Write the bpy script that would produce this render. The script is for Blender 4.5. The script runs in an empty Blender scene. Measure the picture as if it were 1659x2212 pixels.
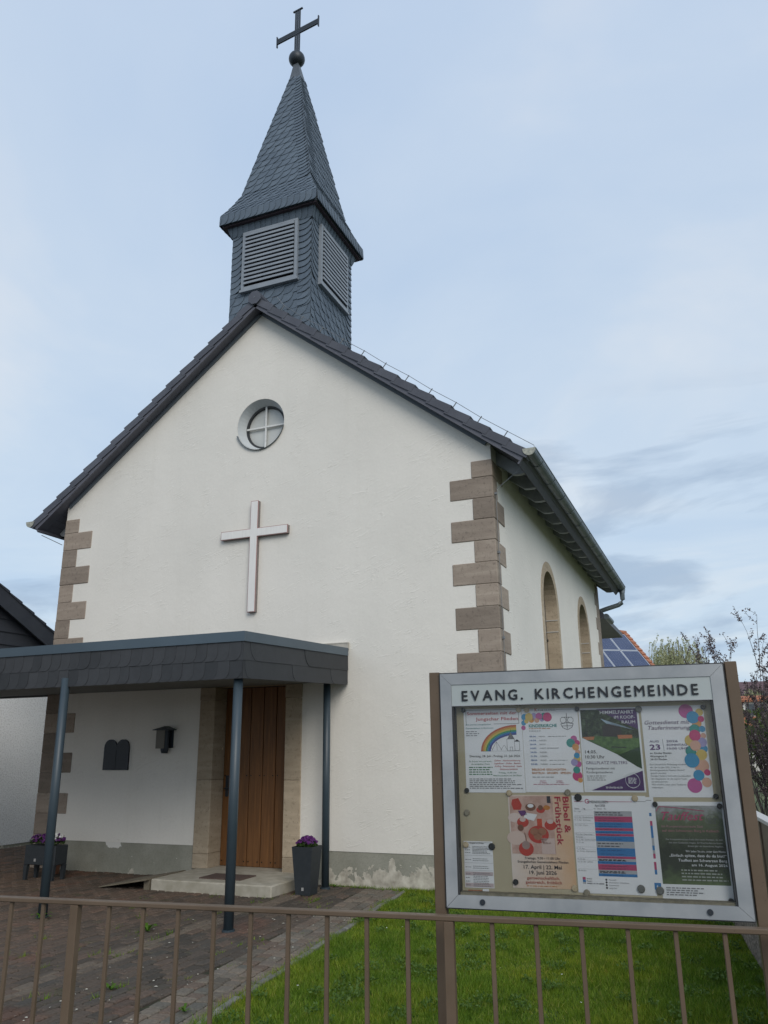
import bpy, bmesh, math, random
import numpy as np
from mathutils import Vector, Matrix
from mathutils.geometry import tessellate_polygon

R = math.radians
rnd = random.Random(7)
S = bpy.context.scene
COL = S.collection

# ------------------------------------------------------------------ camera
CAM = Vector((9.755, -9.857, 1.652))
YAW, PITCH, ROLL = 0.3878, 0.2874, -0.0112
FPX = 1722.5 / 1659.0          # focal length in image widths
def cam_axes():
    cy, sy = math.cos(YAW), math.sin(YAW); cp, sp = math.cos(PITCH), math.sin(PITCH)
    f0 = Vector((-sy, cy, 0)); r = Vector((cy, sy, 0)); u0 = Vector((0, 0, 1))
    f = f0 * cp + u0 * sp; u = u0 * cp - f0 * sp
    cr, sr = math.cos(ROLL), math.sin(ROLL)
    return r * cr + u * sr, u * cr - r * sr, f
CR, CU, CF = cam_axes()
cam_d = bpy.data.cameras.new('camera'); cam = bpy.data.objects.new('camera', cam_d); COL.objects.link(cam)
cam.matrix_world = Matrix(((CR.x, CU.x, -CF.x, CAM.x), (CR.y, CU.y, -CF.y, CAM.y), (CR.z, CU.z, -CF.z, CAM.z), (0, 0, 0, 1)))
cam_d.sensor_fit = 'VERTICAL'; cam_d.sensor_height = 24.0; cam_d.lens = 1722.5 / 2212 * 24.0
cam_d.clip_start = 0.05; cam_d.clip_end = 2000
S.camera = cam
def px(p):                      # projected position in image widths, and depth (only used to rank pieces by size)
    d = Vector(p) - CAM; z = d.dot(CF)
    return (d.dot(CR) / z * FPX, d.dot(CU) / z * FPX, z)

# ------------------------------------------------------------------ world, sun, exposure
SUN_EL, SUN_AZ = R(34), R(38)          # azimuth measured from -y (in front of the church) towards +x
sun_dir = Vector((math.sin(SUN_AZ) * math.cos(SUN_EL), -math.cos(SUN_AZ) * math.cos(SUN_EL), math.sin(SUN_EL)))
world = bpy.data.worlds.new('World'); S.world = world; world.use_nodes = True
wn, wl = world.node_tree.nodes, world.node_tree.links
wn.clear()
def wnode(t, **k):
    n = wn.new(t)
    for a, b in k.items(): setattr(n, a, b)
    return n
sky = wnode('ShaderNodeTexSky', sky_type='NISHITA', sun_disc=False)
sky.sun_elevation = SUN_EL; sky.sun_rotation = math.atan2(sun_dir.x, sun_dir.y)
sky.air_density = 1.2; sky.dust_density = 2.0
tc = wnode('ShaderNodeTexCoord')
sep = wnode('ShaderNodeSeparateXYZ'); wl.new(tc.outputs['Generated'], sep.inputs[0])
def wmath(op, a, b=None, c=None, clamp=False):
    n = wnode('ShaderNodeMath', operation=op); n.use_clamp = clamp
    for i, v in enumerate((a, b, c)):
        if v is None: continue
        if isinstance(v, (int, float)): n.inputs[i].default_value = v
        else: wl.new(v, n.inputs[i])
    return n.outputs[0]
zc = wmath('ADD', wmath('MAXIMUM', sep.outputs[2], 0.0), 0.09)
pu = wmath('DIVIDE', sep.outputs[0], zc); pv = wmath('DIVIDE', sep.outputs[1], zc)
comb = wnode('ShaderNodeCombineXYZ'); wl.new(pu, comb.inputs[0]); wl.new(pv, comb.inputs[1])
def wnoise(scale, detail, vec, rough=.55, dist=0.0):
    n = wnode('ShaderNodeTexNoise'); n.inputs['Scale'].default_value = scale; n.inputs['Detail'].default_value = detail
    n.inputs['Roughness'].default_value = rough; n.inputs['Distortion'].default_value = dist
    wl.new(vec, n.inputs['Vector']); return n.outputs['Fac']
def wramp(fac, stops):
    n = wnode('ShaderNodeValToRGB'); wl.new(fac, n.inputs[0]); e = n.color_ramp.elements
    while len(e) < len(stops): e.new(.5)
    for el, (p, c) in zip(e, stops): el.position = p; el.color = (*c, 1)
    return n.outputs[0]
def wmix(fac, a, b):
    n = wnode('ShaderNodeMix', data_type='RGBA')
    for sock, v in ((n.inputs[0], fac), (n.inputs[6], a), (n.inputs[7], b)):
        if isinstance(v, (int, float)): sock.default_value = v
        elif isinstance(v, tuple): sock.default_value = (*v, 1)
        else: wl.new(v, sock)
    return n.outputs[2]
# a thin, almost closed layer of pale cloud over the clear sky
veil = wramp(wnoise(.8, 6, comb.outputs[0], .52, .5), [(.34, (5.0, 6.4, 8.4)), (.52, (5.9, 7.1, 8.7)), (.68, (7.7, 8.2, 8.9))])
high = wramp(sep.outputs[2], [(.0, (1.0, 1.02, 1.0)), (.35, (1.04, 1.03, 1.0)), (.85, (.98, .985, 1.01))])
mulv = wnode('ShaderNodeMix', data_type='RGBA', blend_type='MULTIPLY'); mulv.inputs[0].default_value = 1
wl.new(veil, mulv.inputs[6]); wl.new(high, mulv.inputs[7])
base = wmix(.86, sky.outputs[0], mulv.outputs[2])
# darker streaks of cloud low over the horizon
mp = wnode('ShaderNodeMapping'); mp.inputs['Scale'].default_value = (1.0, 1.0, 4.2); mp.inputs['Location'].default_value = (7.7, 7.1, 2.2)
wl.new(tc.outputs['Generated'], mp.inputs[0])
st = wnoise(3.1, 6, mp.outputs[0], .55, .5)
low = wramp(sep.outputs[2], [(.02, (.6, .6, .6)), (.12, (1, 1, 1)), (.33, (.85, .85, .85)), (.42, (0, 0, 0))])
stm = wramp(st, [(.525, (0, 0, 0)), (.62, (1, 1, 1))])
fac = wmath('MULTIPLY', wmath('MULTIPLY', stm, low), .52)
full = wmix(fac, base, (2.7, 3.75, 5.3))
bg = wnode('ShaderNodeBackground'); bg.inputs['Strength'].default_value = 0.1
wl.new(full, bg.inputs['Color'])
wo = wnode('ShaderNodeOutputWorld'); wl.new(bg.outputs[0], wo.inputs['Surface'])

sun_d = bpy.data.lights.new('sun', 'SUN'); sun = bpy.data.objects.new('sun', sun_d); COL.objects.link(sun)
sun_d.energy = 1.5; sun_d.angle = R(34); sun_d.color = (1.0, .94, .85)
sun.rotation_euler = sun_dir.to_track_quat('Z', 'Y').to_euler(); sun.location = (0, -30, 30)
S.view_settings.view_transform = 'Standard'; S.view_settings.look = 'None'
S.view_settings.exposure = 0.06; S.view_settings.gamma = 1.0; S.view_settings.use_curve_mapping = False

# ------------------------------------------------------------------ materials
class NT:
    def __init__(s, name):
        s.m = bpy.data.materials.new(name); s.m.use_nodes = True
        s.n = s.m.node_tree.nodes; s.l = s.m.node_tree.links
        s.b = s.n['Principled BSDF']; s._pos = None
    def new(s, t, **k):
        n = s.n.new(t)
        for a, b in k.items(): setattr(n, a, b)
        return n
    def put(s, sock, v):
        if isinstance(v, (int, float)): sock.default_value = v
        elif isinstance(v, tuple): sock.default_value = (*v, 1) if len(v) == 3 and len(sock.default_value) == 4 else v
        else: s.l.new(v, sock)
    def pos(s):
        if s._pos is None: s._pos = s.new('ShaderNodeNewGeometry')
        return s._pos.outputs['Position']
    def obco(s): return s.new('ShaderNodeTexCoord').outputs['Object']
    def mapping(s, v, scale=(1, 1, 1), loc=(0, 0, 0), rot=(0, 0, 0)):
        n = s.new('ShaderNodeMapping'); s.l.new(v, n.inputs[0]); n.inputs['Scale'].default_value = scale
        n.inputs['Location'].default_value = loc; n.inputs['Rotation'].default_value = rot; return n.outputs[0]
    def noise(s, scale, detail=4, vec=None, rough=.55, dist=0.):
        n = s.new('ShaderNodeTexNoise'); n.inputs['Scale'].default_value = scale; n.inputs['Detail'].default_value = detail
        n.inputs['Roughness'].default_value = rough; n.inputs['Distortion'].default_value = dist
        s.l.new(vec if vec is not None else s.pos(), n.inputs['Vector']); return n.outputs['Fac']
    def ramp(s, f, *stops):
        n = s.new('ShaderNodeValToRGB'); s.l.new(f, n.inputs[0]); e = n.color_ramp.elements
        while len(e) < len(stops): e.new(.5)
        for el, (p, c) in zip(e, stops): el.position = p; el.color = (*c, 1) if isinstance(c, tuple) else (c, c, c, 1)
        return n.outputs[0]
    def mix(s, f, a, b, blend='MIX'):
        n = s.new('ShaderNodeMix', data_type='RGBA', blend_type=blend)
        s.put(n.inputs[0], f); s.put(n.inputs[6], a); s.put(n.inputs[7], b); return n.outputs[2]
    def math(s, op, a, b=0., clamp=False):
        n = s.new('ShaderNodeMath', operation=op); n.use_clamp = clamp; s.put(n.inputs[0], a); s.put(n.inputs[1], b); return n.outputs[0]
    def xyz(s, v=None):
        n = s.new('ShaderNodeSeparateXYZ'); s.l.new(v if v is not None else s.pos(), n.inputs[0]); return n.outputs
    def rand(s):                 # differs per object and, inside a joined mesh, per piece
        if s._pos is None: s.pos()
        o = s.new('ShaderNodeObjectInfo'); return s.math('FRACT', s.math('ADD', o.outputs['Random'], s._pos.outputs['Random Per Island']))
    def bump(s, h, strength=.3, dist=.01, prev=None):
        n = s.new('ShaderNodeBump'); n.inputs['Strength'].default_value = strength; n.inputs['Distance'].default_value = dist
        s.l.new(h, n.inputs['Height'])
        if prev is not None: s.l.new(prev, n.inputs['Normal'])
        return n.outputs[0]
    def done(s, color, rough=.6, metal=0., normal=None, spec=.5):
        s.put(s.b.inputs['Base Color'], color); s.put(s.b.inputs['Roughness'], rough); s.put(s.b.inputs['Metallic'], metal)
        s.b.inputs['Specular IOR Level'].default_value = spec
        if normal is not None: s.l.new(normal, s.b.inputs['Normal'])
        return s.m

def M(name, c1, c2=None, scale=6, rough=.6, metal=0., bump=0., bscale=60, bdist=.004, rand=0., stretch=None, spec=.5, lo=.35, hi=.65, local=False):
    t = NT(name)
    v = t.obco() if local else t.pos()
    if stretch: v = t.mapping(v, stretch)
    col = c1
    if c2 is not None: col = t.ramp(t.noise(scale, 5, v), (lo, c1), (hi, c2))
    if rand:
        k = t.math('ADD', t.math('MULTIPLY', t.rand(), 2 * rand), 1 - rand)
        cc = t.new('ShaderNodeCombineColor'); [t.l.new(k, cc.inputs[i]) for i in range(3)]
        col = t.mix(1.0, col, cc.outputs[0], 'MULTIPLY')
    nrm = t.bump(t.noise(bscale, 4, v), bump, bdist) if bump else None
    return t.done(col, rough, metal, nrm, spec)

def mat_plaster():
    t = NT('white_plaster')
    big = t.noise(.7, 3); c = t.ramp(big, (.3, (.715, .69, .635)), (.7, (.79, .76, .70)))
    fine = t.ramp(t.noise(30, 3), (.3, .93), (.6, 1.)); c = t.mix(.5, c, fine, 'MULTIPLY')
    dk = t.ramp(t.noise(5.5, 6, None, .6), (.70, (1, 1, 1)), (.80, (.8, .79, .77))); c = t.mix(.6, c, dk, 'MULTIPLY')
    sk = t.ramp(t.noise(1., 5, t.mapping(t.pos(), (5, 5, .22)), .6), (.55, (1, 1, 1)), (.78, (.86, .85, .82))); c = t.mix(.28, c, sk, 'MULTIPLY')
    m = t.mapping(t.pos(), (1, 1, 1.35), rot=(0, R(32), 0))
    strokes = t.ramp(t.noise(3.6, 2, t.mapping(m, (1, 1, 4.)), .5, 1.3), (.56, 0.), (.63, 1.), (.66, .25), (.74, 0.))
    area = t.ramp(t.noise(1.9, 2), (.46, 0.), (.62, 1.))
    n1 = t.bump(t.math('MULTIPLY', strokes, area), .32, .010)
    n2 = t.bump(t.noise(5, 4), .22, .02, n1)
    n3 = t.bump(t.noise(90, 3), .18, .003, n2)
    return t.done(c, .92, 0, n3, .2)
def mat_rough_plaster():
    t = NT('roughcast_plaster')
    c = t.ramp(t.noise(1.1, 4), (.3, (.74, .75, .75)), (.7, (.80, .81, .81)))
    s = t.ramp(t.noise(38, 4), (.38, .62), (.52, 1.)); c = t.mix(.55, c, s, 'MULTIPLY')
    n = t.bump(t.noise(42, 4), .85, .012)
    return t.done(c, .95, 0, n, .2)
def mat_plinth():
    t = NT('flaking_plinth_paint')
    o = t.xyz(); x, z = o[0], o[2]
    grey = t.ramp(t.noise(3, 5), (.3, (.26, .26, .215)), (.7, (.34, .335, .285)))
    speck = t.ramp(t.noise(60, 3), (.35, .82), (.55, 1.)); grey = t.mix(.6, grey, speck, 'MULTIPLY')
    bare = t.ramp(t.noise(9, 5), (.3, (.30, .275, .23)), (.5, (.48, .45, .38)), (.68, (.62, .59, .51)))
    n = t.noise(4.6, 7, t.mapping(t.pos(), (1, 1, .75)), .62, .35)
    hx = t.math('MULTIPLY', t.math('SUBTRACT', x, 5.3), .16, False); hx = t.math('MINIMUM', t.math('MAXIMUM', hx, -.24), .07)
    hz = t.math('MULTIPLY', t.math('SUBTRACT', .21, z), 1.05)
    f = t.math('ADD', t.math('ADD', n, hx), hz)
    m = t.ramp(f, (.555, 0.), (.565, 1.))
    c = t.mix(m, grey, bare)
    # a lobe where the white coat runs down over the grey
    dx = t.math('SUBTRACT', x, 1.50); dz = t.math('MULTIPLY', t.math('SUBTRACT', z, .405), 1.5)
    d = t.math('SQRT', t.math('ADD', t.math('MULTIPLY', dx, dx), t.math('MULTIPLY', dz, dz)))
    d = t.math('ADD', d, t.math('MULTIPLY', t.math('SUBTRACT', t.noise(11, 5), .5), .22))
    c = t.mix(t.ramp(d, (.135, 1.), (.145, 0.)), c, (.72, .705, .66))
    chips = t.ramp(t.noise(21, 3), (.735, 0.), (.745, 1.)); c = t.mix(chips, c, (.66, .64, .58))
    nn = t.bump(m, .5, .006); nn = t.bump(t.noise(35, 4), .3, .006, nn)
    return t.done(c, .9, 0, nn, .2)
def mat_sandstone(name, a, b, cscale=1.):
    t = NT(name)
    v = t.pos(); layer = t.noise(3.2, 5, t.mapping(v, (.5, .5, 3.2)), .6, .6)
    c = t.ramp(layer, (.25, a), (.5, tuple((p + q) / 2 for p, q in zip(a, b))), (.66, b), (.80, tuple(k * 1.15 for k in b)))
    k = t.math('ADD', t.math('MULTIPLY', t.rand(), .5), .78)
    cc = t.new('ShaderNodeCombineColor'); [t.l.new(k, cc.inputs[i]) for i in range(3)]
    c = t.mix(1., c, cc.outputs[0], 'MULTIPLY')
    pits = t.ramp(t.noise(26, 6, None, .65), (.33, .6), (.45, 1.)); c = t.mix(.7, c, pits, 'MULTIPLY')
    chip = t.ramp(t.noise(7, 5, t.mapping(v, (1, 1, 1), (3, 8, 2))), (.72, 0.), (.735, 1.)); c = t.mix(chip, c, tuple(k * 1.55 for k in b))
    n = t.bump(t.noise(45, 5), .35, .006); n = t.bump(layer, .15, .01, n)
    return t.done(c, .88, 0, n, .25)
def mat_paver(name, cols, tan=None):
    t = NT(name); r = t.rand()
    n = len(cols); c = t.ramp(r, *[(i / max(1, n - 1), k) for i, k in enumerate(cols)])
    if tan:                                   # a strip of pale stones and redder and darker fields laid along the path
        x = t.xyz()[0]; wob = t.math('MULTIPLY', t.noise(.6, 3), .9)
        xx = t.math('ADD', x, wob)
        z = t.ramp(t.math('MULTIPLY', t.math('ADD', xx, 2.), .1), (.30, (1.12, 1.02, .97)), (.64, (1.06, 1.0, .97)), (.73, (.84, .87, .88)), (.86, (.88, .9, .9)), (.9, (1.1, 1.02, .93)))
        c = t.mix(1., c, z, 'MULTIPLY')
        red = t.ramp(t.noise(.85, 4, t.mapping(t.pos(), (1, 1, 1), (5, 1, 0))), (.58, (1, 1, 1)), (.66, (1.28, .99, .93)))
        c = t.mix(1., c, red, 'MULTIPLY')
        s = t.math('ABSOLUTE', t.math('SUBTRACT', x, 4.80)); c = t.mix(t.math('MULTIPLY', t.ramp(s, (.09, .8), (.17, 0.)), t.ramp(t.math('FRACT', t.math('MULTIPLY', r, 7.3)), (.3, 0.), (.5, 1.))), c, tan)
    g = t.ramp(t.noise(38, 5, None, .65), (.3, .62), (.6, 1.12)); c = t.mix(.75, c, g, 'MULTIPLY')
    moss = t.ramp(t.noise(2.4, 6, None, .65), (.60, 0.), (.72, .6)); c = t.mix(moss, c, (.055, .06, .028))
    return t.done(c, .93, 0, t.bump(t.noise(70, 4), .45, .004), .15)
def mat_grass():
    t = NT('grass_blade'); r = t.rand()
    c = t.ramp(r, (0., (.098, .175, .014)), (.45, (.150, .250, .020)), (.85, (.225, .325, .032)), (1., (.36, .35, .09)))
    z = t.ramp(t.noise(.9, 4), (.3, (.70, .82, .72)), (.5, (1., 1., 1.)), (.7, (1.3, 1.08, .9)))
    c = t.mix(1., c, z, 'MULTIPLY')
    z2 = t.ramp(t.noise(4.5, 5, None, .6), (.35, (.62, .72, .7)), (.55, (1., 1., 1.)), (.72, (1.35, 1.15, 1.))); c = t.mix(.8, c, z2, 'MULTIPLY')
    m = t.done(c, .55, 0, None, .25)
    t.b.inputs['Subsurface Weight'].default_value = 0.
    tr = t.new('ShaderNodeBsdfTranslucent'); t.put(tr.inputs[0], c)
    mx = t.new('ShaderNodeMixShader'); mx.inputs[0].default_value = .3
    t.l.new(t.b.outputs[0], mx.inputs[1]); t.l.new(tr.outputs[0], mx.inputs[2])
    t.l.new(mx.outputs[0], t.n['Material Output'].inputs['Surface'])
    return m
def mat_leaf(name, a, b, tr_f=.3):
    t = NT(name); c = t.ramp(t.rand(), (0., a), (1., b)); m = t.done(c, .6, 0, None, .25)
    tr = t.new('ShaderNodeBsdfTranslucent'); t.put(tr.inputs[0], c)
    mx = t.new('ShaderNodeMixShader'); mx.inputs[0].default_value = tr_f
    t.l.new(t.b.outputs[0], mx.inputs[1]); t.l.new(tr.outputs[0], mx.inputs[2]); t.l.new(mx.outputs[0], t.n['Material Output'].inputs['Surface'])
    return m
def mat_glass(name, haze=.0):
    t = NT(name)
    for n in list(t.n):
        if n.type == 'BSDF_PRINCIPLED': t.n.remove(n)
    tr = t.new('ShaderNodeBsdfTransparent'); tr.inputs[0].default_value = (.965, .97, .97, 1)
    gl = t.new('ShaderNodeBsdfGlossy'); gl.inputs['Roughness'].default_value = .03
    fr = t.new('ShaderNodeFresnel'); fr.inputs[0].default_value = 1.33
    mx = t.new('ShaderNodeMixShader'); t.l.new(fr.outputs[0], mx.inputs[0]); t.l.new(tr.outputs[0], mx.inputs[1]); t.l.new(gl.outputs[0], mx.inputs[2])
    out = mx
    if haze:
        df = t.new('ShaderNodeBsdfDiffuse'); df.inputs[0].default_value = (.55, .57, .58, 1)
        m2 = t.new('ShaderNodeMixShader')
        h = t.ramp(t.noise(3, 5), (.3, haze * .4), (.7, haze)); t.l.new(h, m2.inputs[0])
        t.l.new(mx.outputs[0], m2.inputs[1]); t.l.new(df.outputs[0], m2.inputs[2]); out = m2
    t.l.new(out.outputs[0], t.n['Material Output'].inputs['Surface']); return t.m
def mat_wood_door():
    t = NT('oiled_door_wood'); v = t.mapping(t.pos(), (1, 1, .05))
    g = t.noise(34, 6, v, .6, .4); c = t.ramp(g, (.3, (.125, .055, .018)), (.55, (.19, .083, .026)), (.75, (.26, .118, .037)))
    k = t.math('ADD', t.math('MULTIPLY', t.rand(), .3), .85); cc = t.new('ShaderNodeCombineColor'); [t.l.new(k, cc.inputs[i]) for i in range(3)]
    c = t.mix(1., c, cc.outputs[0], 'MULTIPLY')
    return t.done(c, .5, 0, t.bump(g, .12, .003), .4)
def mat_slate(name, a, b):
    t = NT(name); r = t.rand(); c = t.ramp(r, (0., a), (1., b))
    g = t.ramp(t.noise(9, 5), (.3, .86), (.7, 1.1)); c = t.mix(.8, c, g, 'MULTIPLY')
    return t.done(c, .62, 0, t.bump(t.noise(30, 4), .2, .003), .4)
def mat_granite(name, a, b):
    t = NT(name); v = t.new('ShaderNodeTexVoronoi'); v.inputs['Scale'].default_value = 45; t.l.new(t.pos(), v.inputs['Vector'])
    sp = t.xyz(v.outputs['Color'])
    c = t.ramp(sp[0], (.0, a), (.6, b), (1., tuple(k * 1.5 for k in b)))
    st = t.ramp(t.noise(1.6, 5), (.35, .7), (.65, 1.05)); c = t.mix(.8, c, st, 'MULTIPLY')
    return t.done(c, .9, 0, t.bump(v.outputs['Distance'], .7, .01), .25)

MT = {}
MT['plaster'] = mat_plaster(); MT['rough'] = mat_rough_plaster(); MT['plinth'] = mat_plinth()
MT['stone'] = mat_sandstone('quoin_sandstone', (.255, .208, .170), (.345, .288, .236))
MT['jamb'] = mat_sandstone('portal_sandstone', (.31, .25, .18), (.42, .345, .255))
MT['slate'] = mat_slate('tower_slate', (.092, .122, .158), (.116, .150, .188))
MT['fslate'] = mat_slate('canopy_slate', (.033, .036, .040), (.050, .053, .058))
MT['tile'] = M('concrete_verge_tile', (.066, .070, .088), (.084, .089, .108), 3, .55, bump=.15, rand=.12)
MT['soffit'] = M('dark_painted_soffit', (.088, .092, .115), (.105, .108, .132), 4, .6, rand=.05)
MT['trim'] = M('blue_grey_trim', (.11, .135, .16), None, rough=.5)
MT['soffit_red'] = M('maroon_soffit', (.045, .030, .040), None, rough=.6)
MT['louver'] = M('blue_grey_louvre_paint', (.22, .25, .285), (.26, .29, .325), 5, .45, rand=.06)
MT['dark'] = M('dark_interior', (.03, .034, .042), None, rough=.9)
MT['zinc'] = M('weathered_zinc', (.115, .142, .162), (.175, .205, .225), 5, .45, .3, bump=.1, bscale=18)
MT['zincend'] = M('lichened_zinc', (.26, .27, .24), (.45, .45, .38), 30, .7, .1)
MT['rafter'] = M('painted_rafter', (.26, .28, .30), (.34, .36, .38), 8, .65)
MT['wire'] = M('galvanised_wire', (.20, .21, .22), None, rough=.5, metal=.4)
MT['iron'] = M('dark_iron', (.030, .038, .048), None, rough=.45, metal=.3)
MT['lead'] = M('lead_flashing', (.085, .10, .115), (.11, .125, .14), 6, .5, .3)
MT['post'] = M('anthracite_blue_paint', (.036, .055, .070), (.043, .063, .078), 4, .42)
MT['band'] = M('blue_grey_metal_edge', (.075, .105, .130), (.085, .118, .145), 2, .4, .2)
MT['ceil'] = M('grey_ceiling_board', (.115, .118, .112), (.14, .143, .135), 6, .8, stretch=(.2, 4, 4), bump=.3, bscale=14)
MT['door'] = mat_wood_door(); MT['nail'] = M('dark_nail', (.02, .018, .015), None, rough=.4, metal=.6)
MT['glasswin'] = M('frosted_pane', (.47, .48, .46), (.54, .545, .52), 4, .22, spec=.6)
MT['leadglass'] = M('leaded_window_glass', (.035, .045, .055), (.07, .08, .09), 6, .15, spec=.7)
MT['whiteframe'] = M('white_window_paint', (.72, .72, .70), (.62, .62, .6), 40, .6)
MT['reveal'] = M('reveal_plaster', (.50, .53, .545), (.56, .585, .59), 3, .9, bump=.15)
MT['crossface'] = M('white_cross_face', (.74, .725, .70), (.80, .785, .755), 40, .75, stretch=(1, 1, .08), bump=.1)
MT['crossside'] = M('brown_cross_edge', (.19, .165, .155), (.245, .21, .195), 30, .75)
MT['crossred'] = M('red_cross_line', (.36, .20, .19), None, rough=.7)
MT['step'] = M('worn_step_concrete', (.34, .315, .25), (.46, .43, .36), 7, .92, bump=.35, bscale=50)
MT['mat'] = M('brown_doormat', (.075, .048, .04), (.11, .075, .062), 90, .98, bump=.6, bscale=160)
MT['ramp'] = M('weathered_ramp_board', (.14, .12, .085), (.20, .17, .125), 6, .85, stretch=(1, 5, 1), bump=.2)
MT['pot'] = M('anthracite_planter', (.022, .028, .033), (.028, .034, .040), 20, .55)
MT['badge'] = M('silver_badge', (.45, .45, .44), None, rough=.4, metal=.4)
MT['soil'] = M('potting_soil', (.03, .022, .015), (.05, .04, .03), 60, .95)
def mat_fence():
    t = NT('brown_fence_paint'); c = t.ramp(t.noise(5, 5), (.3, (.108, .075, .048)), (.7, (.138, .098, .065)))
    c = t.mix(t.ramp(t.noise(24, 6, None, .7), (.66, 0.), (.74, .7)), c, (.115, .058, .03)); c = t.mix(t.ramp(t.noise(60, 3), (.70, 0.), (.74, .6)), c, (.035, .028, .022))
    return t.done(c, t.ramp(t.noise(12, 4), (.3, .38), (.7, .62)), 0, t.bump(t.noise(80, 4), .12, .002), .4)
MT['fence'] = mat_fence()
MT['alu'] = M('weathered_aluminium', (.27, .29, .305), (.36, .375, .385), 7, .5, .2, bump=.06, bscale=40)
MT['aludark'] = M('dark_gasket', (.03, .032, .035), None, rough=.6)
MT['header'] = M('pale_header_panel', (.36, .40, .395), (.40, .44, .435), 2, .5)
MT['letter'] = M('black_lettering', (.012, .014, .018), None, rough=.4)
MT['cream'] = M('cream_pinboard', (.40, .36, .245), (.46, .415, .29), 3, .6)
MT['magd'] = M('black_magnet', (.016, .018, .018), None, rough=.4); MT['magg'] = M('grey_magnet', (.13, .135, .125), None, rough=.45)
MT['magb'] = M('beige_magnet', (.25, .23, .17), None, rough=.5); MT['magw'] = M('wooden_magnet', (.42, .34, .21), (.52, .44, .3), 60, .6)
MT['bed'] = M('paving_joint_soil', (.018, .016, .011), (.040, .046, .016), 8, .98, bump=.5)
MT['paver'] = mat_paver('concrete_paver', [(.080, .069, .058), (.106, .086, .070), (.128, .098, .077), (.094, .083, .071), (.148, .107, .083)], (.165, .135, .105))
MT['border'] = mat_paver('pale_border_paver', [(.100, .088, .072), (.170, .145, .116), (.125, .118, .100), (.205, .170, .134), (.140, .105, .082), (.180, .165, .14)])
MT['kerb'] = M('kerb_concrete', (.12, .12, .105), (.20, .195, .17), 14, .95, bump=.5, bscale=40, rand=.15)
MT['lawn'] = M('lawn_soil', (.045, .082, .012), (.075, .115, .020), 6, .95, bump=.6, bscale=30)
MT['grass'] = mat_grass()
MT['ground'] = M('far_ground', (.07, .10, .03), (.11, .12, .05), .3, .95)
MT['asphalt'] = M('street_asphalt', (.045, .045, .046), (.06, .06, .06), 30, .9, bump=.4, bscale=120)
MT['granite'] = mat_granite('pebbled_concrete', (.14, .115, .10), (.27, .235, .205))
MT['panel'] = M('brown_sheet_panel', (.125, .090, .062), (.150, .11, .078), 4, .5)
MT['cap'] = M('pale_cap', (.55, .53, .50), None, rough=.5)
MT['clad'] = M('dark_gable_boards', (.030, .034, .044), (.038, .042, .052), 3, .6, rand=.1)
MT['redroof'] = M('red_clay_tile', (.30, .115, .062), (.40, .17, .095), 5, .8, rand=.2)
MT['brownroof'] = M('brown_roof_tile', (.115, .075, .085), (.16, .10, .105), 4, .8)
MT['wallfar'] = M('pale_house_wall', (.55, .53, .49), (.62, .60, .56), 2, .9)
MT['pvcell'] = M('solar_cell', (.030, .045, .105), (.045, .062, .13), 2, .12, spec=.6); MT['pvframe'] = M('panel_frame', (.55, .57, .6), None, rough=.4, metal=.3)
MT['bark'] = M('grey_brown_bark', (.10, .085, .07), (.16, .135, .11), 20, .9, bump=.4)
MT['twig'] = M('dark_twig', (.065, .055, .055), None, rough=.85)
MT['willow'] = mat_leaf('willow_leaf', (.34, .36, .20), (.52, .52, .32), .45)
MT['purple_leaf'] = mat_leaf('bronze_leaf', (.10, .078, .092), (.20, .155, .15), .35)
MT['green_leaf'] = mat_leaf('bush_leaf', (.055, .090, .025), (.15, .20, .06), .35)
MT['pansy'] = mat_leaf('purple_petal', (.045, .012, .075), (.16, .035, .20), .2)
MT['pansyw'] = M('white_petal', (.72, .72, .70), None, rough=.7)
MT['potleaf'] = mat_leaf('pansy_leaf', (.020, .045, .010), (.05, .09, .02), .2)
MT['petal'] = M('fallen_petal', (.45, .43, .36), None, rough=.8)
MT['daisy'] = M('daisy_white', (.78, .78, .74), None, rough=.7)
MT['weed'] = mat_leaf('weed_leaf', (.05, .12, .012), (.10, .19, .02), .3)
MT['paper'] = M('poster_paper', (.72, .745, .765), (.76, .78, .80), 5, .7)
_pc = {}
def ink(r, g, b):
    k = (r, g, b)
    if k not in _pc:
        _pc[k] = M('print_ink', k, None, rough=.7)
    return _pc[k]
BOARD_GLASS = mat_glass('board_glass', .012)

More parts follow.
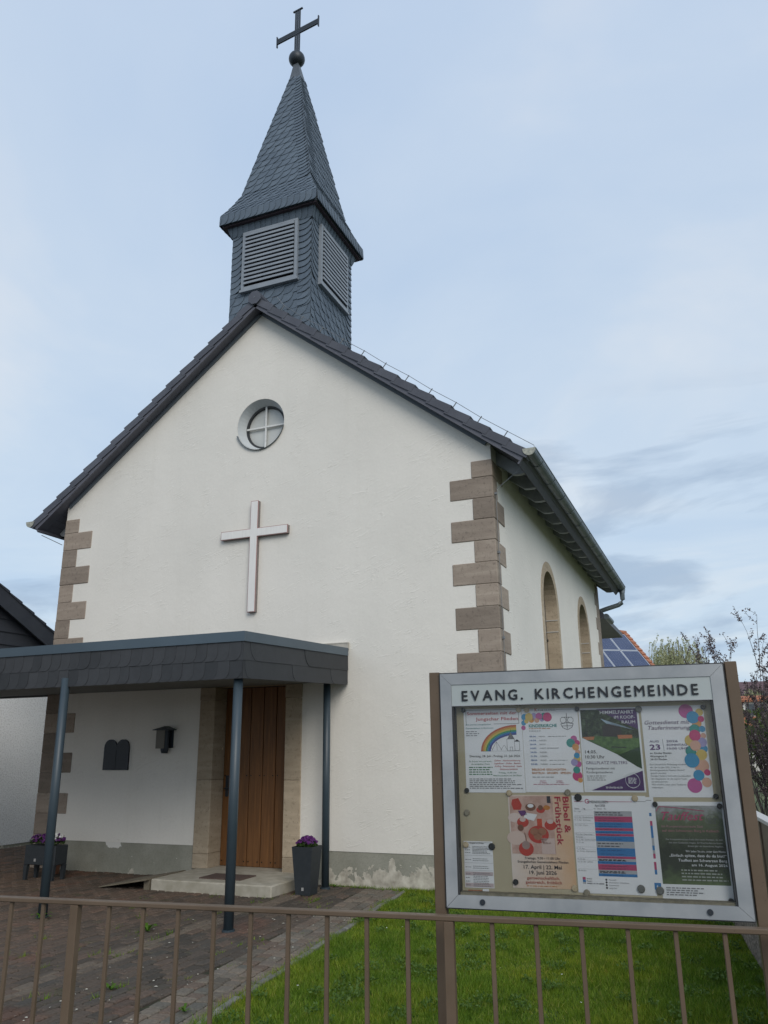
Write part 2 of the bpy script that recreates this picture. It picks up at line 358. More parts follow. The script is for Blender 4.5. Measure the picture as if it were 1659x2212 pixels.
# ------------------------------------------------------------------ mesh helpers
OFF = {}
class MB:
    def __init__(s): s.v = []; s.f = []
    def add(s, vs, fs):
        o = len(s.v); s.v.extend([tuple(v) for v in vs]); s.f.extend([tuple(i + o for i in f) for f in fs]); return s
    def box(s, x0, x1, y0, y1, z0, z1):
        vs = [(x0, y0, z0), (x1, y0, z0), (x1, y1, z0), (x0, y1, z0), (x0, y0, z1), (x1, y0, z1), (x1, y1, z1), (x0, y1, z1)]
        return s.add(vs, [(3, 2, 1, 0), (4, 5, 6, 7), (0, 1, 5, 4), (1, 2, 6, 5), (2, 3, 7, 6), (3, 0, 4, 7)])
    def cbox(s, x0, x1, y0, y1, z0, z1, c=.005, M4=None):       # box with chamfered edges
        X, Y, Z = (x0, x1), (y0, y1), (z0, z1); vs = []; idx = {}
        sg = (1, -1)
        for i in (0, 1):
            for j in (0, 1):
                for k in (0, 1):
                    for a in range(3):
                        p = [X[i] + c * sg[i], Y[j] + c * sg[j], Z[k] + c * sg[k]]
                        p[a] = (X[i], Y[j], Z[k])[a]
                        idx[(i, j, k, a)] = len(vs); vs.append(tuple(p))
        fs = []
        for i in (0, 1):
            q = [idx[(i, 0, 0, 0)], idx[(i, 1, 0, 0)], idx[(i, 1, 1, 0)], idx[(i, 0, 1, 0)]]; fs.append(q if i else q[::-1])
            q = [idx[(0, i, 0, 1)], idx[(1, i, 0, 1)], idx[(1, i, 1, 1)], idx[(0, i, 1, 1)]]; fs.append(q[::-1] if i else q)
            q = [idx[(0, 0, i, 2)], idx[(1, 0, i, 2)], idx[(1, 1, i, 2)], idx[(0, 1, i, 2)]]; fs.append(q if i else q[::-1])
        for i in (0, 1):
            for j in (0, 1):
                q = [idx[(i, j, 0, 0)], idx[(i, j, 0, 1)], idx[(i, j, 1, 1)], idx[(i, j, 1, 0)]]; fs.append(q if i != j else q[::-1])
                q = [idx[(i, 0, j, 0)], idx[(i, 0, j, 2)], idx[(i, 1, j, 2)], idx[(i, 1, j, 0)]]; fs.append(q[::-1] if i != j else q)
                q = [idx[(0, i, j, 1)], idx[(0, i, j, 2)], idx[(1, i, j, 2)], idx[(1, i, j, 1)]]; fs.append(q if i != j else q[::-1])
                for k in (0, 1):
                    q = [idx[(i, j, k, 0)], idx[(i, j, k, 1)], idx[(i, j, k, 2)]]; fs.append(q if (i + j + k) % 2 else q[::-1])
        if M4 is not None: vs = [tuple(M4 @ Vector(v)) for v in vs]
        return s.add(vs, fs)
    def plate(s, pts, n0, n1, F):                 # convex outline in a frame F(u,v,n); n0/n1 numbers or functions of (u,v)
        g = lambda f, u, v: f(u, v) if callable(f) else f
        k = len(pts); vs = [F(u, v, g(n1, u, v)) for u, v in pts] + [F(u, v, g(n0, u, v)) for u, v in pts]
        fs = [tuple(range(k)), tuple(range(2 * k - 1, k - 1, -1))] + [(i, i + k, (i + 1) % k + k, (i + 1) % k) for i in range(k)]
        return s.add(vs, fs)
    def holed(s, outer, holes, n0, n1, F):        # outline with holes, extruded from n0 to n1
        loops = [outer] + holes; flat = [p for l in loops for p in l]
        tris = tessellate_polygon([[Vector((u, v, 0)) for u, v in l] for l in loops])
        k = len(flat); vs = [F(u, v, n1) for u, v in flat] + [F(u, v, n0) for u, v in flat]
        fs = [tuple(t) for t in tris] + [tuple(i + k for i in reversed(t)) for t in tris]; o = 0
        for l in loops:
            m = len(l)
            for i in range(m): a, b = o + i, o + (i + 1) % m; fs.append((a, a + k, b + k, b))
            o += m
        return s.add(vs, fs)
    def tube(s, pts, r, n=8, cap=True):
        pts = [Vector(p) for p in pts]; rs = r if isinstance(r, (list, tuple)) else [r] * len(pts); rings = []
        up = Vector((0, 0, 1))
        for i, p in enumerate(pts):
            d = (pts[min(i + 1, len(pts) - 1)] - pts[max(i - 1, 0)]).normalized()
            a = d.cross(up if abs(d.z) < .95 else Vector((1, 0, 0))).normalized(); b = d.cross(a)
            rings.append([p + (a * math.cos(t) + b * math.sin(t)) * rs[i] for t in [2 * math.pi * j / n for j in range(n)]])
        vs = [v for q in rings for v in q]; fs = []
        for i in range(len(pts) - 1):
            for j in range(n): fs.append((i * n + j, i * n + (j + 1) % n, (i + 1) * n + (j + 1) % n, (i + 1) * n + j))
        if cap: fs += [tuple(range(n - 1, -1, -1)), tuple((len(pts) - 1) * n + j for j in range(n))]
        return s.add(vs, fs)
    def build(s, name, mat, parent=None, kind=None, smooth=False):
        off = OFF.get(parent.name if parent else None, Vector((0, 0, 0)))
        me = bpy.data.meshes.new(name); me.from_pydata([(v[0] - off.x, v[1] - off.y, v[2] - off.z) for v in s.v], [], s.f)
        bm = bmesh.new(); bm.from_mesh(me); bmesh.ops.recalc_face_normals(bm, faces=bm.faces); bm.to_mesh(me); bm.free()
        me.materials.append(MT[mat] if isinstance(mat, str) else mat)
        if smooth: me.polygons.foreach_set('use_smooth', [True] * len(me.polygons))
        o = bpy.data.objects.new(name, me); COL.objects.link(o)
        if parent: o.parent = parent; OFF[o.name] = off
        if kind: o['kind'] = kind
        return o
def tag(o, label, cat, group=None):
    o['label'] = label; o['category'] = cat
    if group: o['group'] = group
    return o
def thing(name, loc, label, cat, group=None, rotz=0., local=False):
    e = bpy.data.objects.new(name, None); COL.objects.link(e); e.location = loc; e.rotation_euler = (0, 0, rotz); e.empty_display_size = .2
    OFF[e.name] = Vector((0, 0, 0)) if local else Vector(loc)
    return tag(e, label, cat, group)
FX = lambda u, v, n: (u, -n, v)                  # a frame in the facade plane: n towards the street
def circ(cx, cz, r, n=32, a0=0, a1=2 * math.pi, ends=False):
    k = n if not ends else n - 1
    return [(cx + r * math.cos(a0 + (a1 - a0) * i / k), cz + r * math.sin(a0 + (a1 - a0) * i / k)) for i in range(n)]

# ------------------------------------------------------------------ ground
W, D = 7.285, 9.63
def edge_x(y): return 6.02 + (-.256 - y) * .1036        # lawn edge
def right_x(y): return 9.62 + (-.8 - y) * .11           # foot of the side wall
g = MB(); g.add([(-250, -250, -.06), (250, -250, -.06), (250, 400, -.06), (-250, 400, -.06)], [(0, 1, 2, 3)])
g.build('ground', 'ground', kind='structure')
g = MB(); g.add([(-60, -40, -.02), (60, -40, -.02), (60, -6.2, -.02), (-60, -8.2, -.02)], [(0, 1, 2, 3)]); g.build('street', 'asphalt', kind='structure')
g = MB(); g.add([(edge_x(-7.2), -7.2, -.012), (right_x(-7.2) + .3, -7.2, -.012), (right_x(16) + .3, 16, -.012), (W, 16, -.012), (W, 0, -.012), (edge_x(0), 0, -.012)], [(0, 1, 2, 3, 4, 5)])
g.build('lawn', 'lawn', kind='structure')
g = MB(); g.add([(-2.5, -7.6, -.018), (edge_x(-7.6), -7.6, -.018), (edge_x(.2), .2, -.018), (-.0, .2, -.018), (-.0, 9, -.018), (-2.5, 9, -.018)], [(0, 1, 2, 3, 4, 5)])
paving = g.build('paving', 'bed', kind='structure')

# pavers: running bond along the path, three cobbled rows following the lawn edge
pieces = []
PW, PL = .108, .205
x = -1.55 - 8 * PW; row = 0
while x < 6.6:
    y = -7.3 + (row % 2) * PL / 2
    while y < .0 if x > -.05 else y < 2.5:
        xm, ym = x + PW / 2, y + PL / 2
        if xm + PW / 2 < edge_x(ym) - .50:
            pieces.append((xm, ym, 0., PW, PL, 0))
        y += PL
    x += PW; row += 1
th_e = math.atan2(-.1036, 1.0)
for k in range(4):
    s = 0.; o = .055 + .125 * k + .0625
    while s < 7.3:
        L = .11 + rnd.random() * .05; ym = -7.3 + s + L / 2
        if ym < -.03: pieces.append((edge_x(ym) - o, ym, -th_e, .125, L, 1))
        s += L
def rank(p):
    a, b, z = px((p[0], p[1], 0))
    if z < .3 or abs(a) > .52 or abs(b) > .69: return 1e9
    return z
pieces.sort(key=rank)
base_me = {}
def paver_bm(w, l, kind):
    m = MB(); m.cbox(-w / 2 + .007, w / 2 - .007, -l / 2 + .006, l / 2 - .006, -.05, 0, .009); return m
for i, b in ((0, (PW, PL)), (1, (.125, .135))):
    o = paver_bm(*b, i).build('paver', 'paver' if i == 0 else 'border'); base_me[i] = o.data; bpy.data.objects.remove(o)
for p in pieces[:300]:
    o = bpy.data.objects.new('paver', base_me[p[5]]); COL.objects.link(o); o.parent = paving
    o.location = (p[0], p[1], rnd.uniform(-.004, .004)); o.rotation_euler = (rnd.gauss(0, .012), rnd.gauss(0, .02), p[2] + rnd.gauss(0, .008))
    o.scale = (1, (p[4] / .135) if p[5] else 1, 1)
for kind, mt in ((0, 'paver'), (1, 'border')):
    m = MB()
    for p in pieces[300:]:
        if p[5] != kind: continue
        M4 = Matrix.Translation((p[0], p[1], rnd.uniform(-.004, .004))) @ Matrix.Rotation(p[2] + rnd.gauss(0, .008), 4, 'Z') @ Matrix.Rotation(rnd.gauss(0, .02), 4, 'Y') @ Matrix.Rotation(rnd.gauss(0, .012), 4, 'X')
        w, l = p[3], p[4]; m.cbox(-w / 2 + .007, w / 2 - .007, -l / 2 + .006, l / 2 - .006, -.04, 0, .009, M4)
    m.build('pavers', mt, paving, kind='stuff')
kerb = MB(); kerb.add([(edge_x(-7.3) - .06, -7.3, -.03), (edge_x(-7.3) + .01, -7.3, -.03), (edge_x(0) + .01, 0, -.03), (edge_x(0) - .06, 0, -.03)], [(0, 1, 2, 3)])
kerb = kerb.build('lawn_kerb', 'bed', kind='structure')
s = 0
while s < 7.2:
    L = .22 + rnd.random() * .16; y = -7.3 + s; xm = edge_x(y + L / 2) - .022
    m = MB(); m.cbox(-.026, .026, -L / 2 + .004, L / 2 - .004, -.06, .012 + rnd.uniform(-.008, .012), .007)
    o = m.build('kerb_stone', 'kerb', kerb); o.location = (xm, y + L / 2, 0); o.rotation_euler = (rnd.gauss(0, .02), rnd.gauss(0, .04), -th_e + rnd.gauss(0, .02)); s += L

def clump(mb, c, s, g, k=2):
    for i in range(k):
        t = Vector((g.gauss(0, 1), g.gauss(0, 1), g.gauss(0, 1))).normalized(); b = t.cross(Vector((g.gauss(0, 1), g.gauss(0, 1), g.gauss(0, 1)))).normalized(); d = Vector((g.gauss(0, 1), g.gauss(0, 1), g.gauss(0, 1))) * s * .5
        mb.add([c + d - t * s, c + d + b * s * .55, c + d + t * s, c + d - b * s * .55], [(0, 1, 2, 3)])
def grass_patch(name, sampler, n, hmin, hmax, wmin, wmax, seed):
    g = np.random.default_rng(seed); P = sampler(g, n); n = len(P)
    ang = g.uniform(0, 2 * np.pi, n); lean = g.normal(0, .45, (n, 2))
    h = g.uniform(hmin, hmax, n); w = g.uniform(wmin, wmax, n)
    f = np.sin(P[:, 0] * 5.1 + 1.3 * np.sin(P[:, 1] * 3.7)) + np.sin(P[:, 1] * 6.3 + 1.7 * np.sin(P[:, 0] * 4.3 + 1)) + np.sin(P[:, 0] * 13 + P[:, 1] * 9) * .6
    h *= .95 + .22 * f; h = np.maximum(h, .012); tall = g.random(n) < .02; h[tall] *= 1.6
    ca, sa = np.cos(ang) * w / 2, np.sin(ang) * w / 2
    V = np.empty((n, 3, 3)); V[:, 0] = np.c_[P[:, 0] - ca, P[:, 1] - sa, np.full(n, -.012)]; V[:, 1] = np.c_[P[:, 0] + ca, P[:, 1] + sa, np.full(n, -.012)]
    V[:, 2] = np.c_[P[:, 0] + lean[:, 0] * h, P[:, 1] + lean[:, 1] * h, h - .012]
    me = bpy.data.meshes.new(name); me.vertices.add(3 * n); me.vertices.foreach_set('co', V.ravel())
    me.loops.add(3 * n); me.loops.foreach_set('vertex_index', np.arange(3 * n, dtype=np.int32))
    me.polygons.add(n); me.polygons.foreach_set('loop_start', np.arange(0, 3 * n, 3, dtype=np.int32)); me.polygons.foreach_set('loop_total', np.full(n, 3, dtype=np.int32))
    me.update(); me.validate(); me.materials.append(MT['grass'])
    o = bpy.data.objects.new(name, me); COL.objects.link(o); o['kind'] = 'stuff'; return o
def lawn_sampler(g, n):
    y = -7.0 + 7.0 * g.random(n) ** 1.12; u = g.random(n)
    xl = 6.02 + (-.256 - y) * .1036 - .05 + g.normal(0, .035, n); xr = 9.62 + (-.8 - y) * .11 + .02
    return np.c_[xl + (xr - xl) * u, y]
tag(grass_patch('grass', lawn_sampler, 360000, .020, .052, .0035, .008, 3), 'short green mown grass between the paved path and the side wall', 'grass')
def lawn_sampler2(g, n):
    y = 0 + 12 * g.random(n); xr = 9.62 + (-.8 - y) * .11; return np.c_[W + .02 + (xr - W) * g.random(n), y]
tag(grass_patch('grass', lawn_sampler2, 40000, .04, .10, .008, .014, 4), 'green grass running back along the side wall of the church', 'grass')
def foot_sampler(g, n):       # tufts at the foot of the plinth and in the path's joints
    k = n // 2; a = np.c_[g.uniform(4.9, 7.1, k), -.02 - np.abs(g.normal(0, .03, k))]
    c = g.uniform([3.2, -6.2], [6.0, -.3], (60, 2)); b = c[g.integers(0, 60, n - k)] + g.normal(0, .035, (n - k, 2)); b[:, 0] = np.round((b[:, 0] + 1.55) / PW) * PW - 1.55 + g.normal(0, .006, n - k)
    return np.r_[a, b]
tag(grass_patch('grass', foot_sampler, 2600, .02, .06, .004, .008, 5), 'sparse grass sprouting from the joints of the paving', 'grass')

# ------------------------------------------------------------------ church
church = thing('church', (W / 2, D / 2, 0), 'small white plastered church with slate spire, brown corner stones and dark gable roof', 'church')
TANP = .785; PIT = math.atan(TANP); ZE, ZA = 5.58, 8.44
wall_loops_door = [(3.05, .40), (3.05, 2.62), (4.31, 2.62), (4.31, .40)]
outer = [(0, .40), (3.05, .40), (3.05, 2.62), (4.31, 2.62), (4.31, .40), (W, .40), (W, ZE), (W / 2, ZA), (0, ZE)]
RWX, RWZ, RWR = 3.685, 6.47, .415
m = MB(); m.holed(outer, [circ(RWX, RWZ, RWR, 40)], -.40, 0, FX); m.build('wall', 'plaster', church)
FS = lambda u, v, n: (W + n, u, v)               # side wall frame, n outwards
def arch(yc, hw, zs, zb, n=20): return [(yc - hw, zb), (yc + hw, zb)] + circ(yc, zs, hw, n, 0, math.pi, True)
WINS = (3.58, 7.17)
m = MB(); m.holed([(.40, .40), (D, .40), (D, ZE + .1), (.40, ZE + .1)], [arch(y, .76, 3.91, 1.5) for y in WINS], -.40, 0, FS); m.build('wall', 'plaster', church)
m = MB(); m.box(0, .40, .40, D, .40, ZE + .1); m.build('wall', 'plaster', church)
m = MB(); m.plate([(.0, .0), (W, 0), (W, ZE), (W / 2, ZA), (0, ZE)], -D - .3, -D, FX); m.build('wall', 'plaster', church)
MB().box(.006, 2.90, .008, .40, -.05, .40).build('plinth', 'plinth', church); MB().box(4.46, W - .006, .008, .40, -.05, .40).build('plinth', 'plinth', church)
m = MB(); m.box(W - .4, W - .008, .401, D, -.05, .40); m.build('plinth', 'plinth', church)
m = MB(); m.box(.008, .4, .401, D, -.05, .40); m.build('plinth', 'plinth', church)
# corner stones
H0, HQ = .2374, .29
zt = 5.35; k = 0
while zt > .05:
    zb = zt - (H0 if k == 0 else HQ); zb = max(zb, 0.); long = k % 2 == 1
    j = lambda s: rnd.uniform(-s, s)
    for side in (0, 1):
        a = (.58 if long else .285) + j(.012); b = (.22 if long else .54) + j(.015); pr = .009 + rnd.random() * .004
        m = MB()
        if side: m.cbox(W - a, W + pr, -pr, b, zb + .0005, zt - .0005, .009)
        else: m.cbox(-pr, a, -pr, b, zb + .0005, zt - .0005, .009)
        if zt > .45 or True: m.build('quoin_stone', 'stone', church)
    if zt > 2.2:
        a = .42 if long else .2; m = MB(); m.cbox(W - .3, W + .006, D - a, D + .303, zb + .002, zt - .002, .006); m.build('quoin_stone', 'stone', church)
    zt = zb; k += 1
# round window
rw = MB(); ring = circ(RWX, RWZ, RWR - .002, 40); ring2 = circ(RWX, RWZ + .005, .352, 40)
vs = [FX(u, v, -.002) for u, v in ring] + [FX(u, v, -.17) for u, v in ring2]
rw.add(vs, [(i, (i + 1) % 40, 40 + (i + 1) % 40, 40 + i) for i in range(40)])
rwin = rw.build('round_window', 'reveal', church)
m = MB(); m.holed(circ(RWX, RWZ + .005, .356, 40), [circ(RWX, RWZ + .005, .322, 40)], -.225, -.165, FX); m.build('window_frame', 'aludark', rwin)
m = MB(); m.box(RWX - .014, RWX + .014, .158, .178, RWZ - .34, RWZ + .35); m.build('mullion', 'whiteframe', rwin)
m = MB(); m.box(RWX - .34, RWX + .34, .155, .175, RWZ - .005, RWZ + .021); m.build('transom', 'whiteframe', rwin)
for sx, a in ((1, 0), (-1, 90), (-1, 180), (1, 270)):
    pts = [(RWX + sx * .002, RWZ + .006 + (.002 if a < 180 else -.002))] + circ(RWX, RWZ + .006, .345, 12, R(a + .5), R(a + 89.5), True)
    m = MB(); m.plate(pts, -.215, -.205, FX); m.build('pane', 'glasswin', rwin)
sl = circ(RWX, RWZ, .432, 22, R(200), R(348), True); sl2 = circ(RWX, RWZ, .36, 22, R(200), R(348), True)
m = MB(); n = 22
vs = [FX(u, v, .035) for u, v in sl] + [FX(u, v, .012) for u, v in sl] + [FX(u, v, -.16) for u, v in sl2]
m.add(vs, [(i, i + 1, n + i + 1, n + i) for i in range(n - 1)] + [(i, i + 1, 2 * n + i + 1, 2 * n + i) for i in range(n - 1)]); m.build('window_sill', 'zinc', rwin)
# arched side windows
for yc in WINS:
    m = MB(); m.holed(arch(yc, .757, 3.91, 1.5), [arch(yc, .595, 3.91, 1.62)], -.36, .008, FS); sw = m.build('arched_window', 'jamb', church)
    for z in (3.55, 3.75):
        for sy in (-1, 1):
            m = MB(); y0 = yc + sy * .59; m.box(W - .2, W - .0, min(y0, y0 - sy * .006), max(y0, y0 - sy * .006), z, z + .016); m.build('stone_joint', 'cap', sw)
    m = MB(); m.plate(arch(yc, .60, 3.91, 1.62), -.215, -.20, FS); m.build('pane', 'leadglass', sw)
    for z in (2.2, 2.8, 3.4): m = MB(); m.box(W - .20, W - .185, yc - .59, yc + .59, z, z + .03); m.build('glazing_bar', 'iron', sw)
    m = MB(); m.box(W - .20, W - .18, yc - .015, yc + .015, 1.63, 4.48); m.build('glazing_bar', 'iron', sw)
# portal
for x0, x1 in ((2.86, 3.11), (4.25, 4.50)):
    for z0, z1 in ((.11, .30), (.302, 1.25), (1.252, 2.32), (2.323, 2.505)):
        m = MB(); p = .018 if z0 < 2.3 else .022; m.cbox(x0 - (.0 if z0 < 2.3 else .004), x1 + (.0 if z0 < 2.3 else .004), -p, .40, z0, z1, .007); m.build('jamb_stone', 'jamb', church)
m = MB(); m.cbox(2.855, 4.505, -.024, .40, 2.508, 2.76, .007); m.build('lintel_stone', 'jamb', church)
m = MB(); m.box(3.09, 4.27, .30, .335, .12, 2.52); door = m.build('door', 'dark', church)
pe = [3.112, 3.322, 3.535, 3.747, 3.955, 4.165, 4.248]
for a, b in zip(pe, pe[1:]):
    m = MB(); m.cbox(a + .005, b - .005, .268, .30, .125, 2.50, .006); m.build('plank', 'door', door)
    if b - a > .1:
        for z in (.19, 1.30):
            for xx in (a + .035, b - .035):
                m = MB(); m.plate(circ(xx, z, .009, 8), -.27, -.262, FX); m.build('nail', 'nail', door)
m = MB(); m.cbox(3.165, 3.215, .255, .268, 1.02, 1.30, .004); m.tube([(3.19, .26, 1.13), (3.19, .20, 1.13), (3.30, .20, 1.13)], .011); m.build('door_handle', 'iron', door)
m = MB(); m.box(3.11, 4.25, .02, .40, .09, .123); m.build('threshold', 'step', church)

# roof: two tiled slopes
def FRl(s, y, n): c, t = math.cos(PIT), math.sin(PIT); return (W / 2 - s * c - n * t, y, ZA + .06 - s * t + n * c)   # left slope: s down the slope, n outwards
def FRr(s, y, n): p = FRl(s, y, n); return (W - p[0], p[1], p[2])
SL = (W / 2 + .50) / math.cos(PIT)
for F in (FRl, FRr):
    m = MB(); ps = [(0, -.17), (SL, -.17), (SL, D + .45), (0, D + .45)]
    m.plate(ps, -.04, .03, lambda u, v, n: F(u, v, n))
    k = 0; st = SL / 16
    for k in range(16):
        s0, s1 = k * st, (k + 1) * st + .03
        m.add([F(s0, -.12, .045), F(s1, -.12, .085), F(s1, D + .45, .085), F(s0, D + .45, .045), F(s1, -.12, .03), F(s1, D + .45, .03)], [(0, 1, 2, 3), (1, 4, 5, 2)])
    m.build('roof_slope', 'tile', church)
    # verge tiles
    for k in range(16):
        s0, s1 = k * st - .012, (k + 1) * st + .035
        m = MB(); pts = [(s0, -.222), (s1, -.226), (s1, -.06), (s0, -.06)]
        a0, a1 = .062, .098
        f = lambda u, v, n: F(u, v, n)
        top = lambda u, v: a0 + (a1 - a0) * (u - s0) / (s1 - s0); bot = lambda u, v: -.045 + .030 * (u - s0) / (s1 - s0)
        m.plate(pts, bot, top, f); m.build('verge_tile', 'tile', church)
    # boarded soffit under the verge, bargeboard and wall trim
    m = MB(); m.plate([(.02, -.205), (SL - .01, -.205), (SL - .01, -.172), (.02, -.172)], -.085, .02, lambda u, v, n: F(u, v, n)); m.build('bargeboard', 'soffit', church)
    for a, b in ((.0, SL * .5), (SL * .5 + .006, SL - .02)):
        m = MB(); m.plate([(a, -.17), (b, -.17), (b, -.001), (a, -.001)], -.062, -.042, lambda u, v, n: F(u, v, n)); m.build('soffit_board', 'soffit', church)
    m = MB(); m.plate([(.06, -.032), ((W / 2) / math.cos(PIT), -.032), ((W / 2) / math.cos(PIT), -.002), (.06, -.002)], -.115, -.0625, lambda u, v, n: F(u, v, n)); m.build('verge_trim', 'trim', church)
# eaves boarding and rafters
for side, F in ((0, FRl), (1, FRr)):
    s_in = (W / 2 - .03) / math.cos(PIT)
    for q in range(5):
        a = s_in + (SL - .03 - s_in) * q / 5; b = s_in + (SL - .03 - s_in) * (q + 1) / 5 - .005
        m = MB(); m.plate([(a, .0), (b, .0), (b, D + .4), (a, D + .4)], -.062, -.042, lambda u, v, n: F(u, v, n)); m.build('eaves_board', 'soffit', church)
    y = .33; 
    while y < D + .3:
        if side or y < 3:
            m = MB(); e = SL - .06
            prof = [(s_in - .15, -.063), (s_in - .15, -.215), (e - .12, -.215), (e - .05, -.17), (e, -.12), (e, -.063)]
            G = lambda u, v, n: F(u, y + n, v)
            m.plate(prof, -.042, .042, G); m.build('rafter', 'rafter', church)
        y += .675
    m = MB(); m.plate([(SL - .03, -.2), (SL - .005, -.2), (SL - .005, D + .42), (SL - .03, D + .42)], -.13, .02, lambda u, v, n: F(u, v, n)); m.build('eaves_fascia', 'soffit', church)
    # gutter
    gx = W + .565 if side else -.565; gz = 5.325; r = .085
    m = MB(); prof = [(math.cos(t) * r, math.sin(t) * r) for t in [math.pi + math.pi * i / 10 for i in range(11)]]
    y0, y1 = -.235, D + .40
    vs = [(gx + a, y, gz + b) for y in (y0, y1) for a, b in prof] + [(gx + a * .93, y, gz + b * .93) for y in (y0, y1) for a, b in prof]
    fs = [(i, i + 1, 12 + i, 11 + i) for i in range(10)] + [(22 + i, 23 + i, 34 + i, 33 + i) for i in range(10)] + [(i, i + 1, 23 + i, 22 + i) for i in range(10)] + [(0, 22, 33, 11), (10, 32, 43, 21)]
    m.add(vs, fs)
    m.tube([(gx + (r if side else -r), y0, gz + .004), (gx + (r if side else -r), y1, gz + .004)], .010, 6)
    gut = m.build('gutter', 'zinc', church)
    m = MB(); m.plate([(gx + a, gz + b) for a, b in prof] + [(gx + r, gz + .012), (gx - r, gz + .012)], .233, .239, FX); m.build('end_cap', 'zincend', gut)
    if side:
        y = .25
        while y < D + .3:
            m = MB(); m.tube([(gx + math.cos(t) * (r + .003), y, gz + math.sin(t) * (r + .003)) for t in [math.pi + math.pi * i / 10 for i in range(11)]], .006, 5); m.build('gutter_ring', 'zinc', gut); y += .82
m = MB(); gx = W + .565; yd = D + .37
m.tube([(gx, yd, 5.27), (gx, yd, 5.16), (gx, yd, 5.03), (gx - .03, yd, 4.95), (gx - .11, yd, 4.90), (gx - .42, yd, 4.82), (W - .02, yd, 4.77), (W - .12, yd, 4.70), (W - .15, yd, 4.58), (W - .15, yd, 0)], [.085, .058, .056, .056, .056, .056, .056, .056, .056, .056], 12); m.build('downpipe', 'zinc', church, smooth=True)
# ridge
m = MB(); m.tube([(W / 2, -.235, ZA + .115), (W / 2, D + .4, ZA + .115)], .115, 8); m.build('ridge_tiles', 'tile', church)
m = MB(); m.plate(circ(W / 2, ZA + .115, .122, 8, R(22.5), R(382.5)), .236, .252, FX); rc = m.build('ridge_end_cap', 'tile', church)
m = MB(); m.plate(circ(W / 2, ZA + .115, .012, 8), .2525, .257, FX); m.build('screw', 'wire', rc)
# lightning wire on the right verge and down the corner
pts = [FRr(.05, -.02, .22), FRr(.22, -.10, .25)] + [FRr(s * SL / 12, -.10, .175 + .012 * (s % 2)) for s in range(1, 12)] + [FRr(SL - .02, -.10, .20), (W + .62, -.12, 5.36)]
m = MB(); m.tube(pts, .0042, 5); lw = m.build('lightning_wire', 'wire', church)
for s in range(1, 12):
    m = MB(); a = FRr(s * SL / 12, -.10, .10); b = FRr(s * SL / 12, -.10, .195); m.tube([a, b], .007, 6); m.build('wire_clip', 'wire', lw)
m = MB(); m.tube([(W + .50, .02, 5.24), (W + .05, .05, 4.94), (W + .03, .06, 4.85)] + [(W + .03, .06 + .006 * (i % 2), 4.85 - .4 * i) for i in range(1, 12)], .0042, 5); lw2 = m.build('lightning_wire', 'wire', church)
for z in (4.86, 4.06, 2.95): m = MB(); m.cbox(W + .003, W + .045, .045, .08, z, z + .035, .004); m.build('wire_clip', 'wire', lw2)
m = MB(); m.tube([(-.42, -.1, 5.12), (-.03, -.02, 4.93)], .006, 5); m.build('lightning_wire', 'wire', church)
# lower chancel behind
m = MB(); m.box(.6, W - .55, D + .3, D + 4, 0, 4.5); m.build('chancel', 'plaster', church)
m = MB(); m.plate([(.0, 4.60), (W + .09, 4.60), (W + .09, 4.72), (W / 2, 7.4), (.0, 4.72)], -D - 4.3, -D - .31, FX); m.build('chancel_roof', 'tile', church)
m = MB(); m.tube([(W + .14, D + .4, 4.65), (W + .14, D + 1.35, 4.65)], .07, 12); m.build('chancel_gutter', 'zinc', church)

# ------------------------------------------------------------------ tower and spire with slates
TX, TYC, TT = W / 2, .977, .759
SLATES = []
def slate_shape(w, h, r, mirror, ext=0.):
    pts = [(-ext, 0)] + [(w - r + r * math.sin(a), r * 1.15 * (1 - math.cos(a))) for a in [R(90) * i / 5 for i in range(6)]] + [(w, h), (-ext, h)]
    if mirror: pts = [(w - u, v) for u, v in reversed(pts)]
    return pts
def lay(parent, F, v0, v1, exp, wid, lo, hi, mirror=False, seed=0, r=.75, mat='slate', stuff=False, flare=.016, single=False, lat=.010):
    rr = random.Random(seed); v = v0; k = 0
    while v < v1 - .02:
        a, b = lo(v), hi(v); u = a - wid * (.5 if k % 2 else 1.) * rr.uniform(.6, 1.) ; hgt = exp * 1.45
        if single: u = a
        while u < b - .004:
            w = wid * rr.uniform(.9, 1.12); pts = []
            if single: w = b - a
            for pu_, pv_ in slate_shape(w, hgt, w * r, mirror, 0. if single else .7 * w):
                vv = min(v + pv_, v1 + .001); uu = min(max(u + pu_, lo(vv)), hi(vv)); pts.append((uu, vv))
            if max(p[0] for p in pts) - min(p[0] for p in pts) > .02:
                uc = sum(p[0] for p in pts) / len(pts)
                ll = rr.uniform(-.0015, .0015); uu0 = u; ww = w; vvb = v
                nt = lambda a_, b_, uu0=uu0, ww=ww, vvb=vvb, ll=ll: .004 + ll + flare * max(0., 1 - (b_ - vvb) / hgt) + lat * (((uu0 + ww - a_) if mirror else (a_ - uu0)) / ww)
                nb = lambda a_, b_, nt=nt: nt(a_, b_) - .009
                q = []
                for p in pts:
                    if not q or (abs(p[0] - q[-1][0]) + abs(p[1] - q[-1][1])) > 1e-4: q.append(p)
                if len(q) > 2 and (abs(q[0][0] - q[-1][0]) + abs(q[0][1] - q[-1][1])) < 1e-4: q.pop()
                if len(q) >= 3: SLATES.append((parent, F, q, nb, nt, mat, stuff))
            u += w
        v += exp; k += 1
m = MB(); m.box(TX - TT + .006, TX + TT - .006, TYC - TT + .006, TYC + TT - .006, 6.6, 10.42); tower = m.build('bell_tower', 'slate', church)
c_f = lambda u, v, n: (TX + u, TYC - TT - n, v)
c_r = lambda u, v, n: (TX + TT + n, TYC + u, v)
c_l = lambda u, v, n: (TX - TT - n, TYC - u, v)
c_b = lambda u, v, n: (TX - u, TYC + TT + n, v)
T0 = TT + .006
LV0, LV1 = 9.02, 10.11
